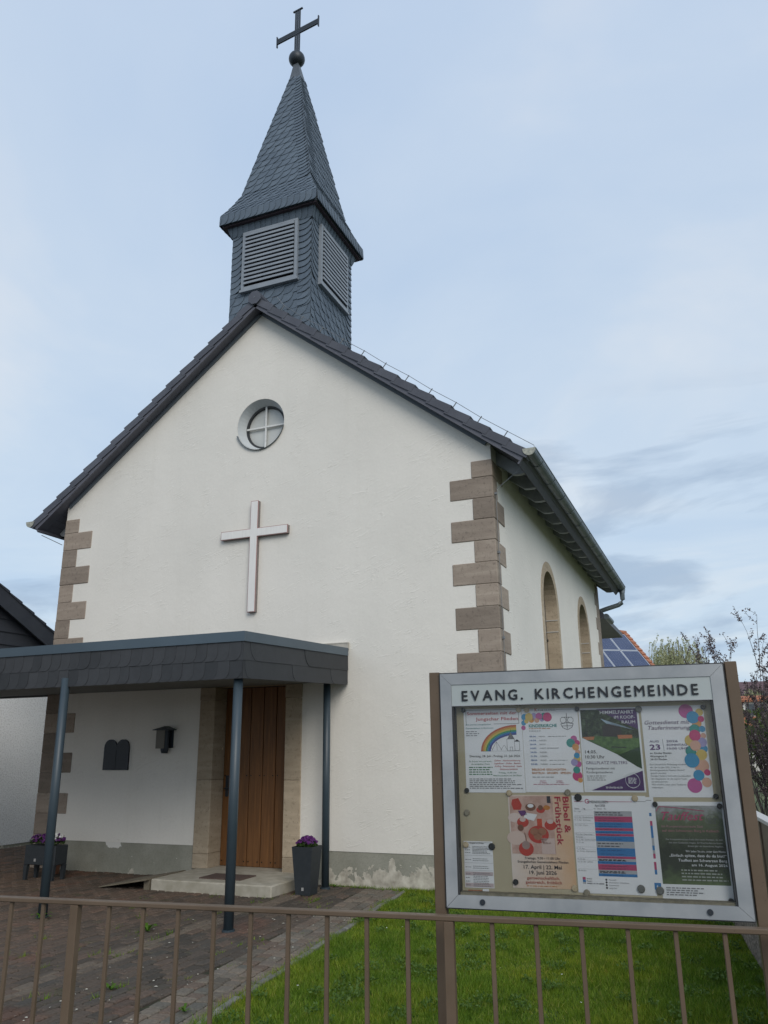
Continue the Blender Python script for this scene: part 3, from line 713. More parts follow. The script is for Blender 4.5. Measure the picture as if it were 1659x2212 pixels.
for ci, (F, mir, st) in enumerate(((c_f, False, False), (c_r, True, False), (c_l, False, True), (c_b, False, True))):
    zb = 8.05 if ci in (0,) else 7.55
    lay(tower, F, zb, LV0, .150, .185, lambda v: -T0, lambda v: T0 - .0, mir, 11 + ci, stuff=st)
    lay(tower, F, LV0, 10.14, .118, .26, lambda v: -T0, lambda v: -.525, mir, 21 + ci, .9, stuff=st, single=True)
    lay(tower, F, LV0 - .5, 10.14, .118, .26, lambda v: .525, lambda v: T0 + .004, mir, 31 + ci, .62, stuff=st, flare=.024, single=True)
# louvres on the two faces in view and their twins
for ci, F in enumerate((c_f, c_r, c_l, c_b)):
    G = F
    m = MB(); m.plate([(-.50, LV0 + .03), (.50, LV0 + .03), (.50, LV1), (-.50, LV1)], .0, .012, G); lv = m.build('louvre', 'dark', tower)
    for a, b, c, d in ((-.53, -.475, LV0, LV1 + .01), (.475, .53, LV0, LV1 + .01)):
        m = MB(); m.plate([(a, c), (b, c), (b, d), (a, d)], .004, .07, G); m.build('louvre_frame', 'louver', tower)
    m = MB(); m.plate([(-.475, LV0 + .02), (.475, LV0 + .02), (.475, LV0 + .07), (-.475, LV0 + .07)], .004, .068, G); m.build('louvre_frame', 'louver', tower)
    m = MB(); m.plate([(-.55, LV0 - .03), (.55, LV0 - .03), (.55, LV0 + .012), (-.55, LV0 + .012)], .004, .085, G); m.build('louvre_sill', 'louver', tower)
    m = MB(); m.plate([(-.53, LV1 + .011), (.53, LV1 + .011), (.53, LV1 + .05), (-.53, LV1 + .05)], .004, .07, G); m.build('louvre_frame', 'louver', tower)
    for k in range(13):
        z = LV0 + .105 + k * .078
        m = MB(); pr = [(.020, z + .045), (.060, z + .010), (.092, z), (.092, z + .040), (.020, z + .068)]
        m.plate(pr, -.47, .47, lambda a, b, n: G(n, b, a)); m.build('louvre_slat', 'louver', tower)
# cornice, soffit and fascia of the spire
EH, EZ = .935, 10.53
m = MB()
for h0, z0, h1, z1 in ((TT + .005, 10.14, TT + .075, 10.32),):
    vs = [(TX + sx * h, TYC + sy * h, z) for h, z in ((h0, z0), (h1, z1)) for sx, sy in ((-1, -1), (1, -1), (1, 1), (-1, 1))]
    m.add(vs, [(i, (i + 1) % 4, 4 + (i + 1) % 4, 4 + i) for i in range(4)] + [(0, 1, 2, 3), (4, 5, 6, 7)])
spire_c = m.build('cornice', 'slate', tower)
m = MB(); m.box(TX - EH + .03, TX + EH - .03, TYC - EH + .03, TYC + EH - .03, 10.31, 10.345); m.build('spire_soffit', 'soffit_red', tower)
SB, ZB, SA, ZAp = .685, 11.06, .055, 14.22
m = MB(); prof = [(EH - .012, 10.335), (EH - .006, EZ), (.80, 10.78), (SB, ZB), (.46, 12.2), (SA, ZAp)]
vs = [(TX + sx * (h - .012), TYC + sy * (h - .012), z) for h, z in prof for sx, sy in ((-1, -1), (1, -1), (1, 1), (-1, 1))]
m.add(vs, [(r * 4 + i, r * 4 + (i + 1) % 4, r * 4 + 4 + (i + 1) % 4, r * 4 + 4 + i) for r in range(len(prof) - 1) for i in range(4)] + [(20, 21, 22, 23)])
spire = m.build('spire', 'slate', church)
def hw(z):                       # half width of the spire at height z
    for (a, za), (b, zb) in zip(prof[1:], prof[2:]):
        if z <= zb: return a + (b - a) * (z - za) / (zb - za)
    return SA
def spire_frame(ci):
    # v is measured along the profile's height z; normal leans with the slope
    def F(u, z, n):
        h = hw(z); d = (hw(z + .01) - hw(z - .01 if z - .01 > EZ else z)) / .01
        k = 1 / math.sqrt(1 + min(4, (d * .5) ** 2)); o = h - .008 + n * k; zz = z + n * .3
        return ((TX + u, TYC - o, zz), (TX + o, TYC + u, zz), (TX - o, TYC - u, zz), (TX - u, TYC + o, zz))[ci]
    return F
for ci in range(4):
    F = spire_frame(ci); st = ci > 1; mir = ci == 1
    hipw = lambda v: min(.26, hw(v) * .8)
    lay(spire, F, EZ + .0, ZB, .085, .17, lambda v: -hw(v), lambda v: hw(v), mir, 41 + ci, .8, stuff=st)
    if not mir:
        lay(spire, F, ZB, 13.95, .148, .172, lambda v: -hw(v), lambda v: hw(v) - hipw(v) * .8, mir, 51 + ci, .8, stuff=st)
        lay(spire, F, ZB, 13.95, .082, .34, lambda v: hw(v) - hipw(v), lambda v: hw(v) + .006, mir, 61 + ci, .7, stuff=st, flare=.016, single=True)
    else:
        lay(spire, F, ZB, 13.95, .148, .172, lambda v: -hw(v) + hipw(v) * .8, lambda v: hw(v), mir, 51 + ci, .8, stuff=st)
        lay(spire, F, ZB, 13.95, .082, .34, lambda v: -hw(v) - .006, lambda v: -hw(v) + hipw(v), mir, 61 + ci, .7, stuff=st, flare=.016, single=True)
    FF = (lambda u, v, n: (TX + u, TYC - EH - n, v), lambda u, v, n: (TX + EH + n, TYC + u, v), lambda u, v, n: (TX - EH - n, TYC - u, v), lambda u, v, n: (TX - u, TYC + EH + n, v))[ci]
    lay(spire, FF, 10.335, EZ - .005, .20, .115, lambda v: -EH, lambda v: EH, mir, 71 + ci, .7, stuff=st)
    FC = [lambda u, v, n: (TX + u, TYC - TT - .005 - (v - 10.14) * .39 - n, v), lambda u, v, n: (TX + TT + .005 + (v - 10.14) * .39 + n, TYC + u, v),
          lambda u, v, n: (TX - TT - .005 - (v - 10.14) * .39 - n, TYC - u, v), lambda u, v, n: (TX - u, TYC + TT + .005 + (v - 10.14) * .39 + n, v)][ci]
    lay(tower, FC, 10.14, 10.32, .18, .11, lambda v: -TT - .02 - (v - 10.14) * .39, lambda v: TT + .02 + (v - 10.14) * .39, mir, 81 + ci, .7, stuff=st)
BX = TX - .035
m = MB(); vs = [(TX + sx * h - o, TYC + sy * h, z) for h, z, o in ((.128, 13.86, 0), (.045, 14.36, .03)) for sx, sy in ((-1, -1), (1, -1), (1, 1), (-1, 1))]
m.add(vs, [(i, (i + 1) % 4, 4 + (i + 1) % 4, 4 + i) for i in range(4)] + [(4, 5, 6, 7)]); m.build('spire_cap', 'lead', church)
m = MB(); n1, n2 = 24, 14
vs = [(BX + .158 * math.sin(math.pi * j / n2) * math.cos(2 * math.pi * i / n1), TYC + .158 * math.sin(math.pi * j / n2) * math.sin(2 * math.pi * i / n1), 14.49 + .158 * math.cos(math.pi * j / n2)) for j in range(n2 + 1) for i in range(n1)]
m.add(vs, [(j * n1 + i, j * n1 + (i + 1) % n1, (j + 1) * n1 + (i + 1) % n1, (j + 1) * n1 + i) for j in range(n2) for i in range(n1)]); m.build('spire_ball', 'iron', church, smooth=True)
ca, sa = math.cos(.123), -math.sin(.123)
def CX(u, v, n): return (BX + u * ca - n * sa, TYC + u * sa + n * ca, v)
fin = None
for u in (-.047, 0, .047):
    m = MB(); m.plate([(u - .013, 14.62), (u + .013, 14.62), (u + .013, 15.70), (u - .013, 15.70)], -.013, .013, CX); o = m.build('cross_upright', 'iron', church)
for v in (-.041, 0, .041):
    m = MB(); m.plate([(-.485, 15.166 + v - .018), (.485, 15.166 + v - .018), (.485, 15.166 + v + .018), (-.485, 15.166 + v + .018)], -.0145, .0145, CX); m.build('cross_arm', 'iron', church)
m = MB(); m.plate([(-.11, 15.70), (.11, 15.70), (.11, 15.722), (-.11, 15.722)], -.016, .016, CX); m.build('cross_end_plate', 'iron', church)
for s in (-1, 1):
    m = MB(); m.plate([(s * .485, 15.04), (s * .502, 15.026), (s * .505, 15.30), (s * .485, 15.29)], -.016, .016, CX); m.build('cross_end_plate', 'iron', church)

# ------------------------------------------------------------------ entrance canopy
canopy = thing('entrance_canopy', (2., -1.4, 0), 'flat entrance canopy edged with dark slates on round blue-grey posts', 'canopy')
CYF, CXR, CXL = -2.78, 5.29, -1.12
def rise(y): return (y - CYF) * .043                     # the roof climbs gently towards the wall
def wedge(mb, x0, x1, y0, y1, za, zb, k=rise):
    vs = [(x - (.034 * (y - CYF) if x > 5 else 0), y, z + k(y)) for z in (za, zb) for x, y in ((x0, y0), (x1, y0), (x1, y1), (x0, y1))]
    return mb.add(vs, [(3, 2, 1, 0), (4, 5, 6, 7), (0, 1, 5, 4), (1, 2, 6, 5), (2, 3, 7, 6), (3, 0, 4, 7)])
m = MB(); wedge(m, CXL, CXR - .02, CYF + .02, -.026, 2.42, 2.76); wedge(m, CXL, -.01, -.0255, .12, 2.42, 2.76); m.build('canopy_deck', 'ceil', canopy)
for q in range(9):
    y0 = CYF + .05 + q * .30; m = MB(); wedge(m, CXL, CXR - .05, y0, min(y0 + .296, -.03), 2.385, 2.4195); m.build('ceiling_board', 'ceil', canopy)
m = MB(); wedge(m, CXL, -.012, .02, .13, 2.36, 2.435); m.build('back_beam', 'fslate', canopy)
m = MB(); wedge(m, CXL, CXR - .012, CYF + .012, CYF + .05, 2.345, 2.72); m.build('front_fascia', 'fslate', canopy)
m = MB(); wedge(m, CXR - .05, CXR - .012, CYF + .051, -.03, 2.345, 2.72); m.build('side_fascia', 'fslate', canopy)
m = MB(); wedge(m, CXL, CXR + .012, CYF - .012, CYF + .03, 2.722, 2.825); m.build('metal_edge', 'band', canopy)
m = MB(); wedge(m, CXR - .03, CXR + .012, CYF + .031, -.05, 2.722, 2.825); m.build('metal_edge', 'band', canopy)
m = MB(); wedge(m, CXL, CXR - .031, CYF + .031, -.03, 2.762, 2.78); m.build('roofing_felt', 'aludark', canopy)
m = MB(); m.box(4.55, 5.20, -.05, -.001, 2.93, 3.01); m.box(4.55, 5.20, -.055, -.001, 3.0095, 3.022); m.build('wall_flashing', M('pale_flashing', (.38, .36, .31), (.50, .47, .41), 9, .7), canopy)
FF = lambda u, v, n: (u, CYF + .012 - n, v)
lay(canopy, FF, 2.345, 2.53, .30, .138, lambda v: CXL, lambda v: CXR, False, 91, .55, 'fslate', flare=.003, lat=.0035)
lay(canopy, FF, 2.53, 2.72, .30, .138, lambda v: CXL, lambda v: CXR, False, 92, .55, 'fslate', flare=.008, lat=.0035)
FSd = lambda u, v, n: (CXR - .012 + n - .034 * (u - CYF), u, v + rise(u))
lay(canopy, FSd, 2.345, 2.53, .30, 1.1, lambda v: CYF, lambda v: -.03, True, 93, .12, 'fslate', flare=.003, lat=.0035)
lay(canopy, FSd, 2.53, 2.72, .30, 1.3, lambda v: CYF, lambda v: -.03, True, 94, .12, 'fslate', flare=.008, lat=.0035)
for (x, y) in ((2.965, -2.76), (5.18, -2.68), (4.98, -.22), (.75, -2.76), (-1.0, -2.76)):
    m = MB(); m.tube([(x, y, 0), (x, y, 2.44 + rise(y))], .048, 20); p = m.build('post', 'post', canopy, smooth=True)
    m = MB(); m.tube([(x, y, -.01), (x, y, .014)], .062, 16); m.build('base_plate', 'post', p)
    
# turn the collected slates into pieces: the 300 church slates that show largest on their own, the others joined
def area(sl):
    c = sl[1](*(np.mean([p for p in sl[2]], axis=0)), 0.0); us = [p[0] for p in sl[2]]; vs_ = [p[1] for p in sl[2]]
    z = px(c)[2]; return (max(us) - min(us)) * (max(vs_) - min(vs_)) / z ** 2
ch = sorted([s for s in SLATES if s[0] is not canopy and not s[6]], key=lambda s: -area(s)); cn = [s for s in SLATES if s[0] is canopy]
for s in ch[:300] + cn:
    m = MB(); m.plate(s[2], s[3], s[4], s[1]); m.build('slate', s[5], s[0])
for par in (tower, spire):
    m = MB()
    for s in ch[300:] + [s for s in SLATES if s[6]]:
        if s[0] is par: m.plate(s[2], s[3], s[4], s[1])
    if m.v: m.build('slates', 'slate', par, kind='stuff')

# ------------------------------------------------------------------ things on and by the facade
wc = thing('wall_cross', (3.675, 0, 3.5), 'large white Latin cross with thin red outline mounted on the gable wall', 'cross')
cw_ = .062
crs = [(-cw_, -1.665), (cw_, -1.665), (cw_, -.55), (.565, -.55), (.565, -.425), (cw_, -.425), (cw_, 0), (-cw_, 0), (-cw_, -.425), (-.565, -.425), (-.565, -.55), (-cw_, -.55)]
def inset(p, d):
    s = lambda a: math.copysign(abs(a) - d, a)
    return [(s(u), (v + d if i in (0, 1, 2, 3, 10, 11) else v - d)) for i, (u, v) in enumerate(p)]
FCx = lambda u, v, n: (3.675 + u, -n, 5.205 + v)
m = MB(); m.holed(crs, [], .0, .062, FCx); m.build('cross_body', 'crossside', wc)
m = MB(); m.holed(inset(crs, -.003), [], .0622, .067, FCx); m.build('cross_outline', 'crossred', wc)
m = MB(); m.holed(inset(crs, .006), [], .0625, .072, FCx); m.build('cross_face', 'crossface', wc)

pl = thing('tablet_plaque', (1.44, 0, 1.38), 'dark double round-topped tablet plaque on the wall under the canopy', 'plaque')
FP = lambda u, v, n: (u, -n, v)
pts = [(1.215, 1.38), (1.665, 1.38), (1.665, 1.70)] + circ(1.5525, 1.70, .1125, 10, 0, math.pi, True)[1:] + circ(1.3275, 1.70, .1125, 10, 0, math.pi, True)[1:]
m = MB(); m.holed(pts, [], .001, .032, FP); m.build('tablet', 'iron', pl)
m = MB(); m.box(1.436, 1.444, -.0355, -.03, 1.395, 1.66); m.build('centre_rib', 'pot', pl)

wlp = thing('wall_lantern', (2.34, 0, 1.64), 'dark wall lantern with peaked cap beside the church door', 'lamp')
m = MB(); m.cbox(2.27, 2.43, -.012, -.001, 1.68, 1.93, .003); m.build('backplate', 'iron', wlp)
m = MB(); vs = [(2.20, -.20, 1.925), (2.47, -.20, 1.925), (2.47, -.0, 1.925), (2.20, -.0, 1.925), (2.20, -.20, 1.935), (2.47, -.20, 1.935), (2.47, 0, 1.935), (2.20, 0, 1.935), (2.335, -.10, 1.985), (2.335, 0, 1.985)]
m.add(vs, [(3, 2, 1, 0), (0, 1, 5, 4), (1, 2, 6, 5), (3, 0, 4, 7), (4, 5, 8), (5, 6, 9, 8), (7, 4, 8, 9)]); m.build('lantern_cap', 'iron', wlp)
m = MB(); m.cbox(2.24, 2.385, -.165, -.15, 1.675, 1.925, .004); m.build('shade_panel', M('matt_shade_panel', (.16, .15, .13), None, rough=.6), wlp)
m = MB(); m.tube([(2.335, -.075, 1.61), (2.335, -.075, 1.66), (2.335, -.075, 1.925)], [.045, .058, .058], 16); m.build('lamp_body', 'iron', wlp, smooth=False)

st = tag(MB().cbox(2.97, 4.68, -1.02, .02, -.03, .125, .014).build('door_step', 'step'), 'pale worn concrete door step with a doormat on it', 'step')
dm = tag(MB().cbox(3.52, 4.12, -.80, -.42, .118, .137, .005).build('doormat', 'mat'), 'reddish brown doormat lying on the concrete step', 'doormat')
rp = thing('access_ramp', (2.6, -.7, 0), 'low wooden wedge ramp leading up to the door step', 'ramp')
m = MB(); m.add([(2.24, -1.10, .004), (2.24, -.30, .004), (2.968, -.30, .118), (2.968, -1.10, .118), (2.24, -1.10, .016), (2.24, -.30, .016), (2.968, -.30, .136), (2.968, -1.10, .136)], [(0, 1, 2, 3), (4, 5, 6, 7), (0, 1, 5, 4), (1, 2, 6, 5), (2, 3, 7, 6), (3, 0, 4, 7)]); m.build('ramp_board', 'ramp', rp)
for y in (-.45, -.75, -1.03):
    m = MB(); m.add([(2.88, y, .0), (2.96, y, .0), (2.96, y, .117), (2.88, y, .103), (2.88, y + .04, 0), (2.96, y + .04, 0), (2.96, y + .04, .117), (2.88, y + .04, .103)], [(0, 1, 2, 3), (4, 5, 6, 7), (0, 1, 5, 4), (1, 2, 6, 5), (2, 3, 7, 6), (3, 0, 4, 7)]); m.build('ramp_support', 'ramp', rp)

def flowers(parent, cx, cy, z0, rx, ry, n, seed, white=None):
    g = random.Random(seed); lf = MB(); fl = MB(); fw = MB()
    for i in range(n * 5):
        a = g.uniform(0, 6.28); q = math.sqrt(g.random()); x, y = cx + rx * q * math.cos(a), cy + ry * q * math.sin(a)
        z = z0 + .02 + (1 - q * q) * .06 * g.random() + .035 * g.random(); s = g.uniform(.010, .022); t = Vector((g.gauss(0, 1), g.gauss(0, 1), g.gauss(0, .6))).normalized(); b = t.cross(Vector((g.gauss(0, 1), g.gauss(0, 1), g.gauss(0, 1)))).normalized()
        c = Vector((x, y, z)); lf.add([c - t * s, c + b * s * .6, c + t * s, c - b * s * .6], [(0, 1, 2, 3)])
    for i in range(n):
        a = g.uniform(0, 6.28); q = math.sqrt(g.random()); x, y = cx + rx * 1.02 * q * math.cos(a), cy + ry * 1.02 * q * math.sin(a)
        z = z0 + .05 + (1 - q * q) * .075 + .02 * g.random(); nrm = Vector((math.cos(a) * q * .5 + g.gauss(0, .25), -.75 + g.gauss(0, .25), .6 + g.gauss(0, .3))).normalized()
        t = nrm.cross(Vector((0, 0, 1))).normalized(); b = nrm.cross(t); c = Vector((x, y, z)); r = g.uniform(.013, .019)
        tgt = fw if (white and white(x) and g.random() < .75) else fl
        for k in range(5):
            w = 2 * math.pi * k / 5 + g.uniform(-.2, .2); d = t * math.cos(w) + b * math.sin(w); e = t * -math.sin(w) + b * math.cos(w)
            tgt.add([c, c + d * r * .7 + e * r * .55 + nrm * .003, c + d * r * 1.25 + nrm * .002, c + d * r * .7 - e * r * .55 + nrm * .003], [(0, 1, 2, 3)])
    lf.build('foliage', 'potleaf', parent, kind='stuff'); fl.build('purple_flowers', 'pansy', parent, kind='stuff')
    if fw.v: fw.build('white_flowers', 'pansyw', parent, kind='stuff')
pot = thing('flower_pot', (4.95, -.66, 0), 'tall tapered anthracite planter of purple pansies beside the door step', 'planter')
def taper(cx, cy, z0, z1, h0, h1, hole=None):
    m = MB(); lv = [(h0, z0), (h1, z1), (h1 - .014, z1), (h1 - .02, z1 - .045)]
    vs = [(cx + sx * h, cy + sy * h, z) for h, z in lv for sx, sy in ((-1, -1), (1, -1), (1, 1), (-1, 1))]
    return m.add(vs, [(0, 1, 2, 3)] + [(r * 4 + i, r * 4 + (i + 1) % 4, r * 4 + 4 + (i + 1) % 4, r * 4 + 4 + i) for r in range(3) for i in range(4)])
taper(4.95, -.66, 0.0, .53, .095, .135).build('pot_body', 'pot', pot)
MB().box(4.95 - .117, 4.95 + .117, -.66 - .117, -.66 + .117, .47, .49).build('soil', 'soil', pot)
MB().box(4.938, 4.966, -.766, -.757, .05, .085).build('badge', 'badge', pot)
flowers(pot, 4.95, -.66, .50, .125, .12, 80, 5)
plt = thing('raised_planter', (1.04, -.79, 0), 'dark planter trough on legs with purple and white pansies under the canopy', 'planter')
m = MB(); m.cbox(.775, 1.305, -.91, -.675, .19, .435, .008); m.build('trough', 'pot', plt)
for x in (.775, 1.24):
    for y in (-.91, -.72):
        m = MB(); m.add([(x, y, .189), (x + .065, y, .189), (x + .065, y + .045, .189), (x, y + .045, .189), (x + .008, y + .004, 0), (x + .05, y + .004, 0), (x + .05, y + .041, 0), (x + .008, y + .041, 0)], [(0, 1, 2, 3), (4, 5, 6, 7), (0, 1, 5, 4), (1, 2, 6, 5), (2, 3, 7, 6), (3, 0, 4, 7)]); m.build('leg', 'pot', plt)
MB().box(.955, .985, -.918, -.9105, .235, .27).build('badge', 'badge', plt)
flowers(plt, .93, -.79, .43, .17, .12, 80, 6); flowers(plt, 1.18, -.79, .43, .13, .12, 70, 8, lambda x: 1.14 < x < 1.27)
bucket = thing('clay_pot', (.80, -.35, 0), 'small terracotta pot standing on the paving behind the raised planter', 'pot')
m = MB(); m.tube([(.80, -.35, 0), (.80, -.35, .13), (.80, -.35, .131), (.80, -.35, .16)], [.055, .075, .085, .086], 18); m.build('pot_body', M('terracotta', (.22, .095, .05), None, rough=.85), bucket)
def weed(name, x, y, s, n, seed, label):
    g = random.Random(seed); e = thing(name, (x, y, 0), label, 'weed')
    for i in range(n):
        a = 6.28 * i / n + g.uniform(-.3, .3); L = s * g.uniform(.7, 1.2); d = Vector((math.cos(a), math.sin(a), 0)); p = Vector((-d.y, d.x, 0)); o = Vector((x, y, 0))
        up = g.uniform(.5, 1.3); c = [o, o + d * L * .35 + Vector((0, 0, L * .35 * up)), o + d * L * .75 + Vector((0, 0, L * .5 * up)), o + d * L + Vector((0, 0, L * .4 * up))]; w = [.004, L * .13, L * .15, .002]
        m = MB(); m.add([c[j] + p * w[j] for j in range(4)] + [c[j] - p * w[j] for j in range(4)], [(j, j + 1, j + 5, j + 4) for j in range(3)]); m.build('leaf', 'weed', e)
weed('weed', 4.45, -2.95, .12, 7, 1, 'green weed growing from a paving joint between the canopy posts')
weed('weed', 3.02, -2.83, .10, 8, 2, 'green weed at the foot of a canopy post')
weed('weed', 5.45, -4.62, .07, 6, 3, 'flat green weed in the dark paving near the fence')
weed('weed', 6.25, -4.85, .06, 7, 4, 'small weed among the pale border cobbles')
weed('weed', 5.05, -.10, .08, 6, 9, 'tiny weed beside the post next to the flower pot')
g = random.Random(3); m = MB()
for i in range(130):
    x, y = g.gauss(5.4, .5), g.uniform(-5.6, -1.6)
    if x > edge_x(y) - .1: continue
    a = g.uniform(0, 6.28); s = g.uniform(.006, .017); d = Vector((math.cos(a), math.sin(a), 0)) * s; p = Vector((-d.y, d.x, 0)) * .5; c = Vector((x, y, .008))
    m.add([c - d, c + p + Vector((0, 0, .004)), c + d, c - p], [(0, 1, 2, 3)])
m.build('fallen_petals', 'petal', paving, kind='stuff')
m = MB()
for i in range(26):
    y = g.uniform(-6.6, -.3); x = g.uniform(edge_x(y) + .1, right_x(y) - .1); r = g.uniform(.005, .009); z = g.uniform(.04, .065)
    m.add([(x + r * math.cos(t), y + r * math.sin(t), z + g.uniform(-.003, .003)) for t in [6.28 * k / 7 for k in range(7)]], [tuple(range(7))])
m2 = MB(); gg = random.Random(77)
for i in range(170):
    cy_ = -6.9 + 6.7 * gg.random(); cx_ = gg.uniform(edge_x(cy_) + .05, right_x(cy_) - .05); rr_ = gg.uniform(.03, .12)
    for j in range(int(60 * rr_ / .08)):
        a = gg.uniform(0, 6.28); q = rr_ * math.sqrt(gg.random()); c = Vector((cx_ + q * math.cos(a), cy_ + q * math.sin(a), gg.uniform(.02, .055))); clump(m2, c, gg.uniform(.008, .017), gg, 1)
tag(m2.build('clover', mat_leaf('clover_leaf', (.06, .125, .018), (.13, .21, .05), .3), kind='stuff'), 'patches of clover and flat leaves in the lawn', 'clover')
tag(m.build('daisies', 'daisy', kind='stuff'), 'tiny white daisies scattered over the lawn', 'flowers')

# ------------------------------------------------------------------ neighbouring hall on the left
nb = thing('parish_hall', (-5, .5, 0), 'neighbouring building with roughcast white wall and dark boarded gable', 'building')
NX = -2.5
gy0, gy1, gzr = -3.6, 4.2, 5.75                     # ridge and eave of the gable that faces the church
zr_ = lambda y: 4.90 - (y - .1) * .5
m = MB(); m.plate([(-9.5, .04), (gy1 - .55, .04), (gy1 - .55, 2.86), (-9.5, 2.86)], -8, 0, lambda u, v, n: (NX + n, u, v)); m.build('wall', 'rough', nb)
m = MB(); m.plate([(-9.5, -.05), (gy1 - .55, -.05), (gy1 - .55, .038), (-9.5, .038)], -8, -.012, lambda u, v, n: (NX + n, u, v)); m.build('plinth', 'plinth', nb)
RY = -3.5
z = 2.87
while z < 6.1:
    z1 = z + .235
    yt = .1 + (4.90 - .12 - z) / .5; yb = 2 * RY - yt; yt2 = .1 + (4.90 - .12 - z1) / .5; yb2 = 2 * RY - yt2
    if yt2 - yb2 < .3: break
    m = MB(); m.plate([(yb, z), (yt, z), (yt2, z1 + .015), (yb2, z1 + .015)], -.1, lambda u, v: .045 - .025 * (v - z) / .235, lambda u, v, n: (NX + n, u, v)); m.build('gable_board', 'clad', nb); z = z1
for sgn in (1, -1):
    fy = lambda y: y if sgn > 0 else 2 * RY - y
    for nm, x0, x1, a, b in (('roof_slope', -9.6, NX + .16, -.02, .12), ('verge_board', NX + .161, NX + .20, -.24, .09)):
        m = MB(); vs = [(x, fy(y), 4.90 - (min(y, 99) - .1) * .5 + dz) for dz in (a, b) for x in (x0, x1) for y in (RY, gy1)]
        m.add(vs, [(0, 1, 3, 2), (4, 5, 7, 6), (0, 1, 5, 4), (2, 3, 7, 6), (0, 2, 6, 4), (1, 3, 7, 5)]); m.build(nm, 'clad', nb)
    for k in range(28):
        y = RY + .1 + k * .32; m = MB(); z = 4.90 - (y - .1) * .5
        m.add([(x, fy(yy), 4.90 - (yy - .1) * .5 + dz) for yy, dz in ((y, .11), (y + .34, .14)) for x in (NX - .1, NX + .215)] + [(x, fy(yy), 4.90 - (yy - .1) * .5 + .085) for yy in (y, y + .34) for x in (NX - .1, NX + .215)], [(0, 1, 3, 2), (4, 5, 7, 6), (0, 1, 5, 4), (2, 3, 7, 6), (0, 2, 6, 4), (1, 3, 7, 5)])
        if y < gy1 - .2: m.build('verge_tile', 'clad', nb)

# ------------------------------------------------------------------ fence along the street
fa = R(7.2)
fence = thing('street_fence', (8.836, -7.05, 0), 'brown painted steel fence of square bars with a flat top rail', 'fence', rotz=fa, local=True)
SP = .1413
def fbox(name, x0, x1, y0, y1, z0, z1, c=.0025): return MB().cbox(x0, x1, y0, y1, z0, z1, c).build(name, 'fence', fence)
FY = -.062
fbox('top_rail', -4.4, 1.62, FY, FY + .036, 1.104, 1.120); fbox('bottom_rail', -4.4, 1.62, FY, FY + .040, .10, .122)
o_p = None; o_b = None
for k in range(-30, 12):
    x = k * SP
    if k % 10 == 0:
        if o_p is None: o_p = fbox('post', -.0165, .0165, FY + .001, FY + .034, -.05, 1.103); o_p.location.x = x
        else: c = o_p.copy(); COL.objects.link(c); c.location.x = x
    else:
        if o_b is None: o_b = fbox('baluster', -.007, .007, FY + .011, FY + .025, .123, 1.103, .0015); o_b.location.x = x
        else: c = o_b.copy(); COL.objects.link(c); c.location.x = x

# low pebbled wall with sheet panels along the right side
sw = thing('side_wall', (9.9, -3, 0), 'low pebbled concrete wall with brown sheet panels and pale cap', 'wall')
def along(y0, y1, o0, o1, z0, z1, m):
    vs = [(right_x(y) + o, y, z) for z in (z0, z1) for y in (y0, y1) for o in (o0, o1)]
    return m.add(vs, [(0, 1, 3, 2), (4, 5, 7, 6), (0, 1, 5, 4), (2, 3, 7, 6), (0, 2, 6, 4), (1, 3, 7, 5)])
along(-7.15, 12, .0, .22, -.05, .36, MB()).build('wall_base', 'granite', sw)
y = -7.1
while y < 3:
    along(y, y + 1.24, .02, .045, .361, 1.135, MB()).build('sheet_panel', 'panel', sw)
    along(y + 1.241, y + 1.289, .01, .055, .361, 1.135, MB()).build('panel_post', 'fence', sw)
    y += 1.29
along(-7.1, 3.2, -.005, .07, 1.136, 1.16, MB()).build('cap_rail', 'cap', sw)

# ------------------------------------------------------------------ notice board
BA = R(5.3); BZ = 1.911; BW, BH = .974, .786
board = thing('notice_board', (8.804, -7.000, 0), 'glazed aluminium notice board on two brown posts lettered EVANG. KIRCHENGEMEINDE', 'notice board', rotz=BA, local=True)
BM = Matrix.Translation((8.804, -7.000, 0)) @ Matrix.Rotation(BA, 4, 'Z')
FB = lambda u, v, n: (u, n, BZ - v)               # u right, v down from the top edge, n away from the street
def bq(name, pts, n0, n1, mat, parent=None): m = MB(); m.plate(pts, n0, n1, FB); return m.build(name, mat, parent or board)
L_, R_, T_, B_ = .041, BW - .043, .040, BH - .040
bq('frame_rail', [(0, 0), (BW, 0), (R_, T_), (L_, T_)], .0, .055, 'alu'); bq('frame_rail', [(.0005, BH), (L_, B_), (R_, B_), (BW, BH)], .0, .055, 'alu')
bq('frame_rail', [(0, .0008), (L_ - .0006, T_ + .0006), (L_ - .0006, B_ - .0006), (0, BH - .001)], .0, .055, 'alu'); bq('frame_rail', [(BW, .0008), (R_ + .0006, T_ + .0006), (R_ + .0006, B_ - .0006), (BW, BH - .001)], .0, .055, 'alu')
for a, b, c, d in ((-.003, BW + .003, -.004, -.0003), (-.003, BW + .003, BH + .0003, BH + .004), (-.004, -.0003, 0, BH), (BW + .0003, BW + .004, 0, BH)):
    bq('edge_seal', [(a, c), (b, c), (b, d), (a, d)], .004, .060, 'aludark')
bq('case_back', [(0, 0), (BW, 0), (BW, BH), (0, BH)], .062, .075, 'alu')
bq('pinboard', [(L_ + .006, T_), (R_ - .006, T_), (R_ - .006, B_), (L_ + .006, B_)], .050, .058, 'cream')
for a, b in ((L_, L_ + .006), (R_ - .006, R_)): bq('case_lining', [(a, .118), (b, .118), (b, B_), (a, B_)], .004, .06, 'aludark')
bq('sill_lining', [(L_ + .006, B_ - .008), (R_ - .006, B_ - .008), (R_ - .006, B_), (L_ + .006, B_)], .012, .0495, M('grimy_sill', (.16, .15, .11), (.25, .23, .17), 50, .9))
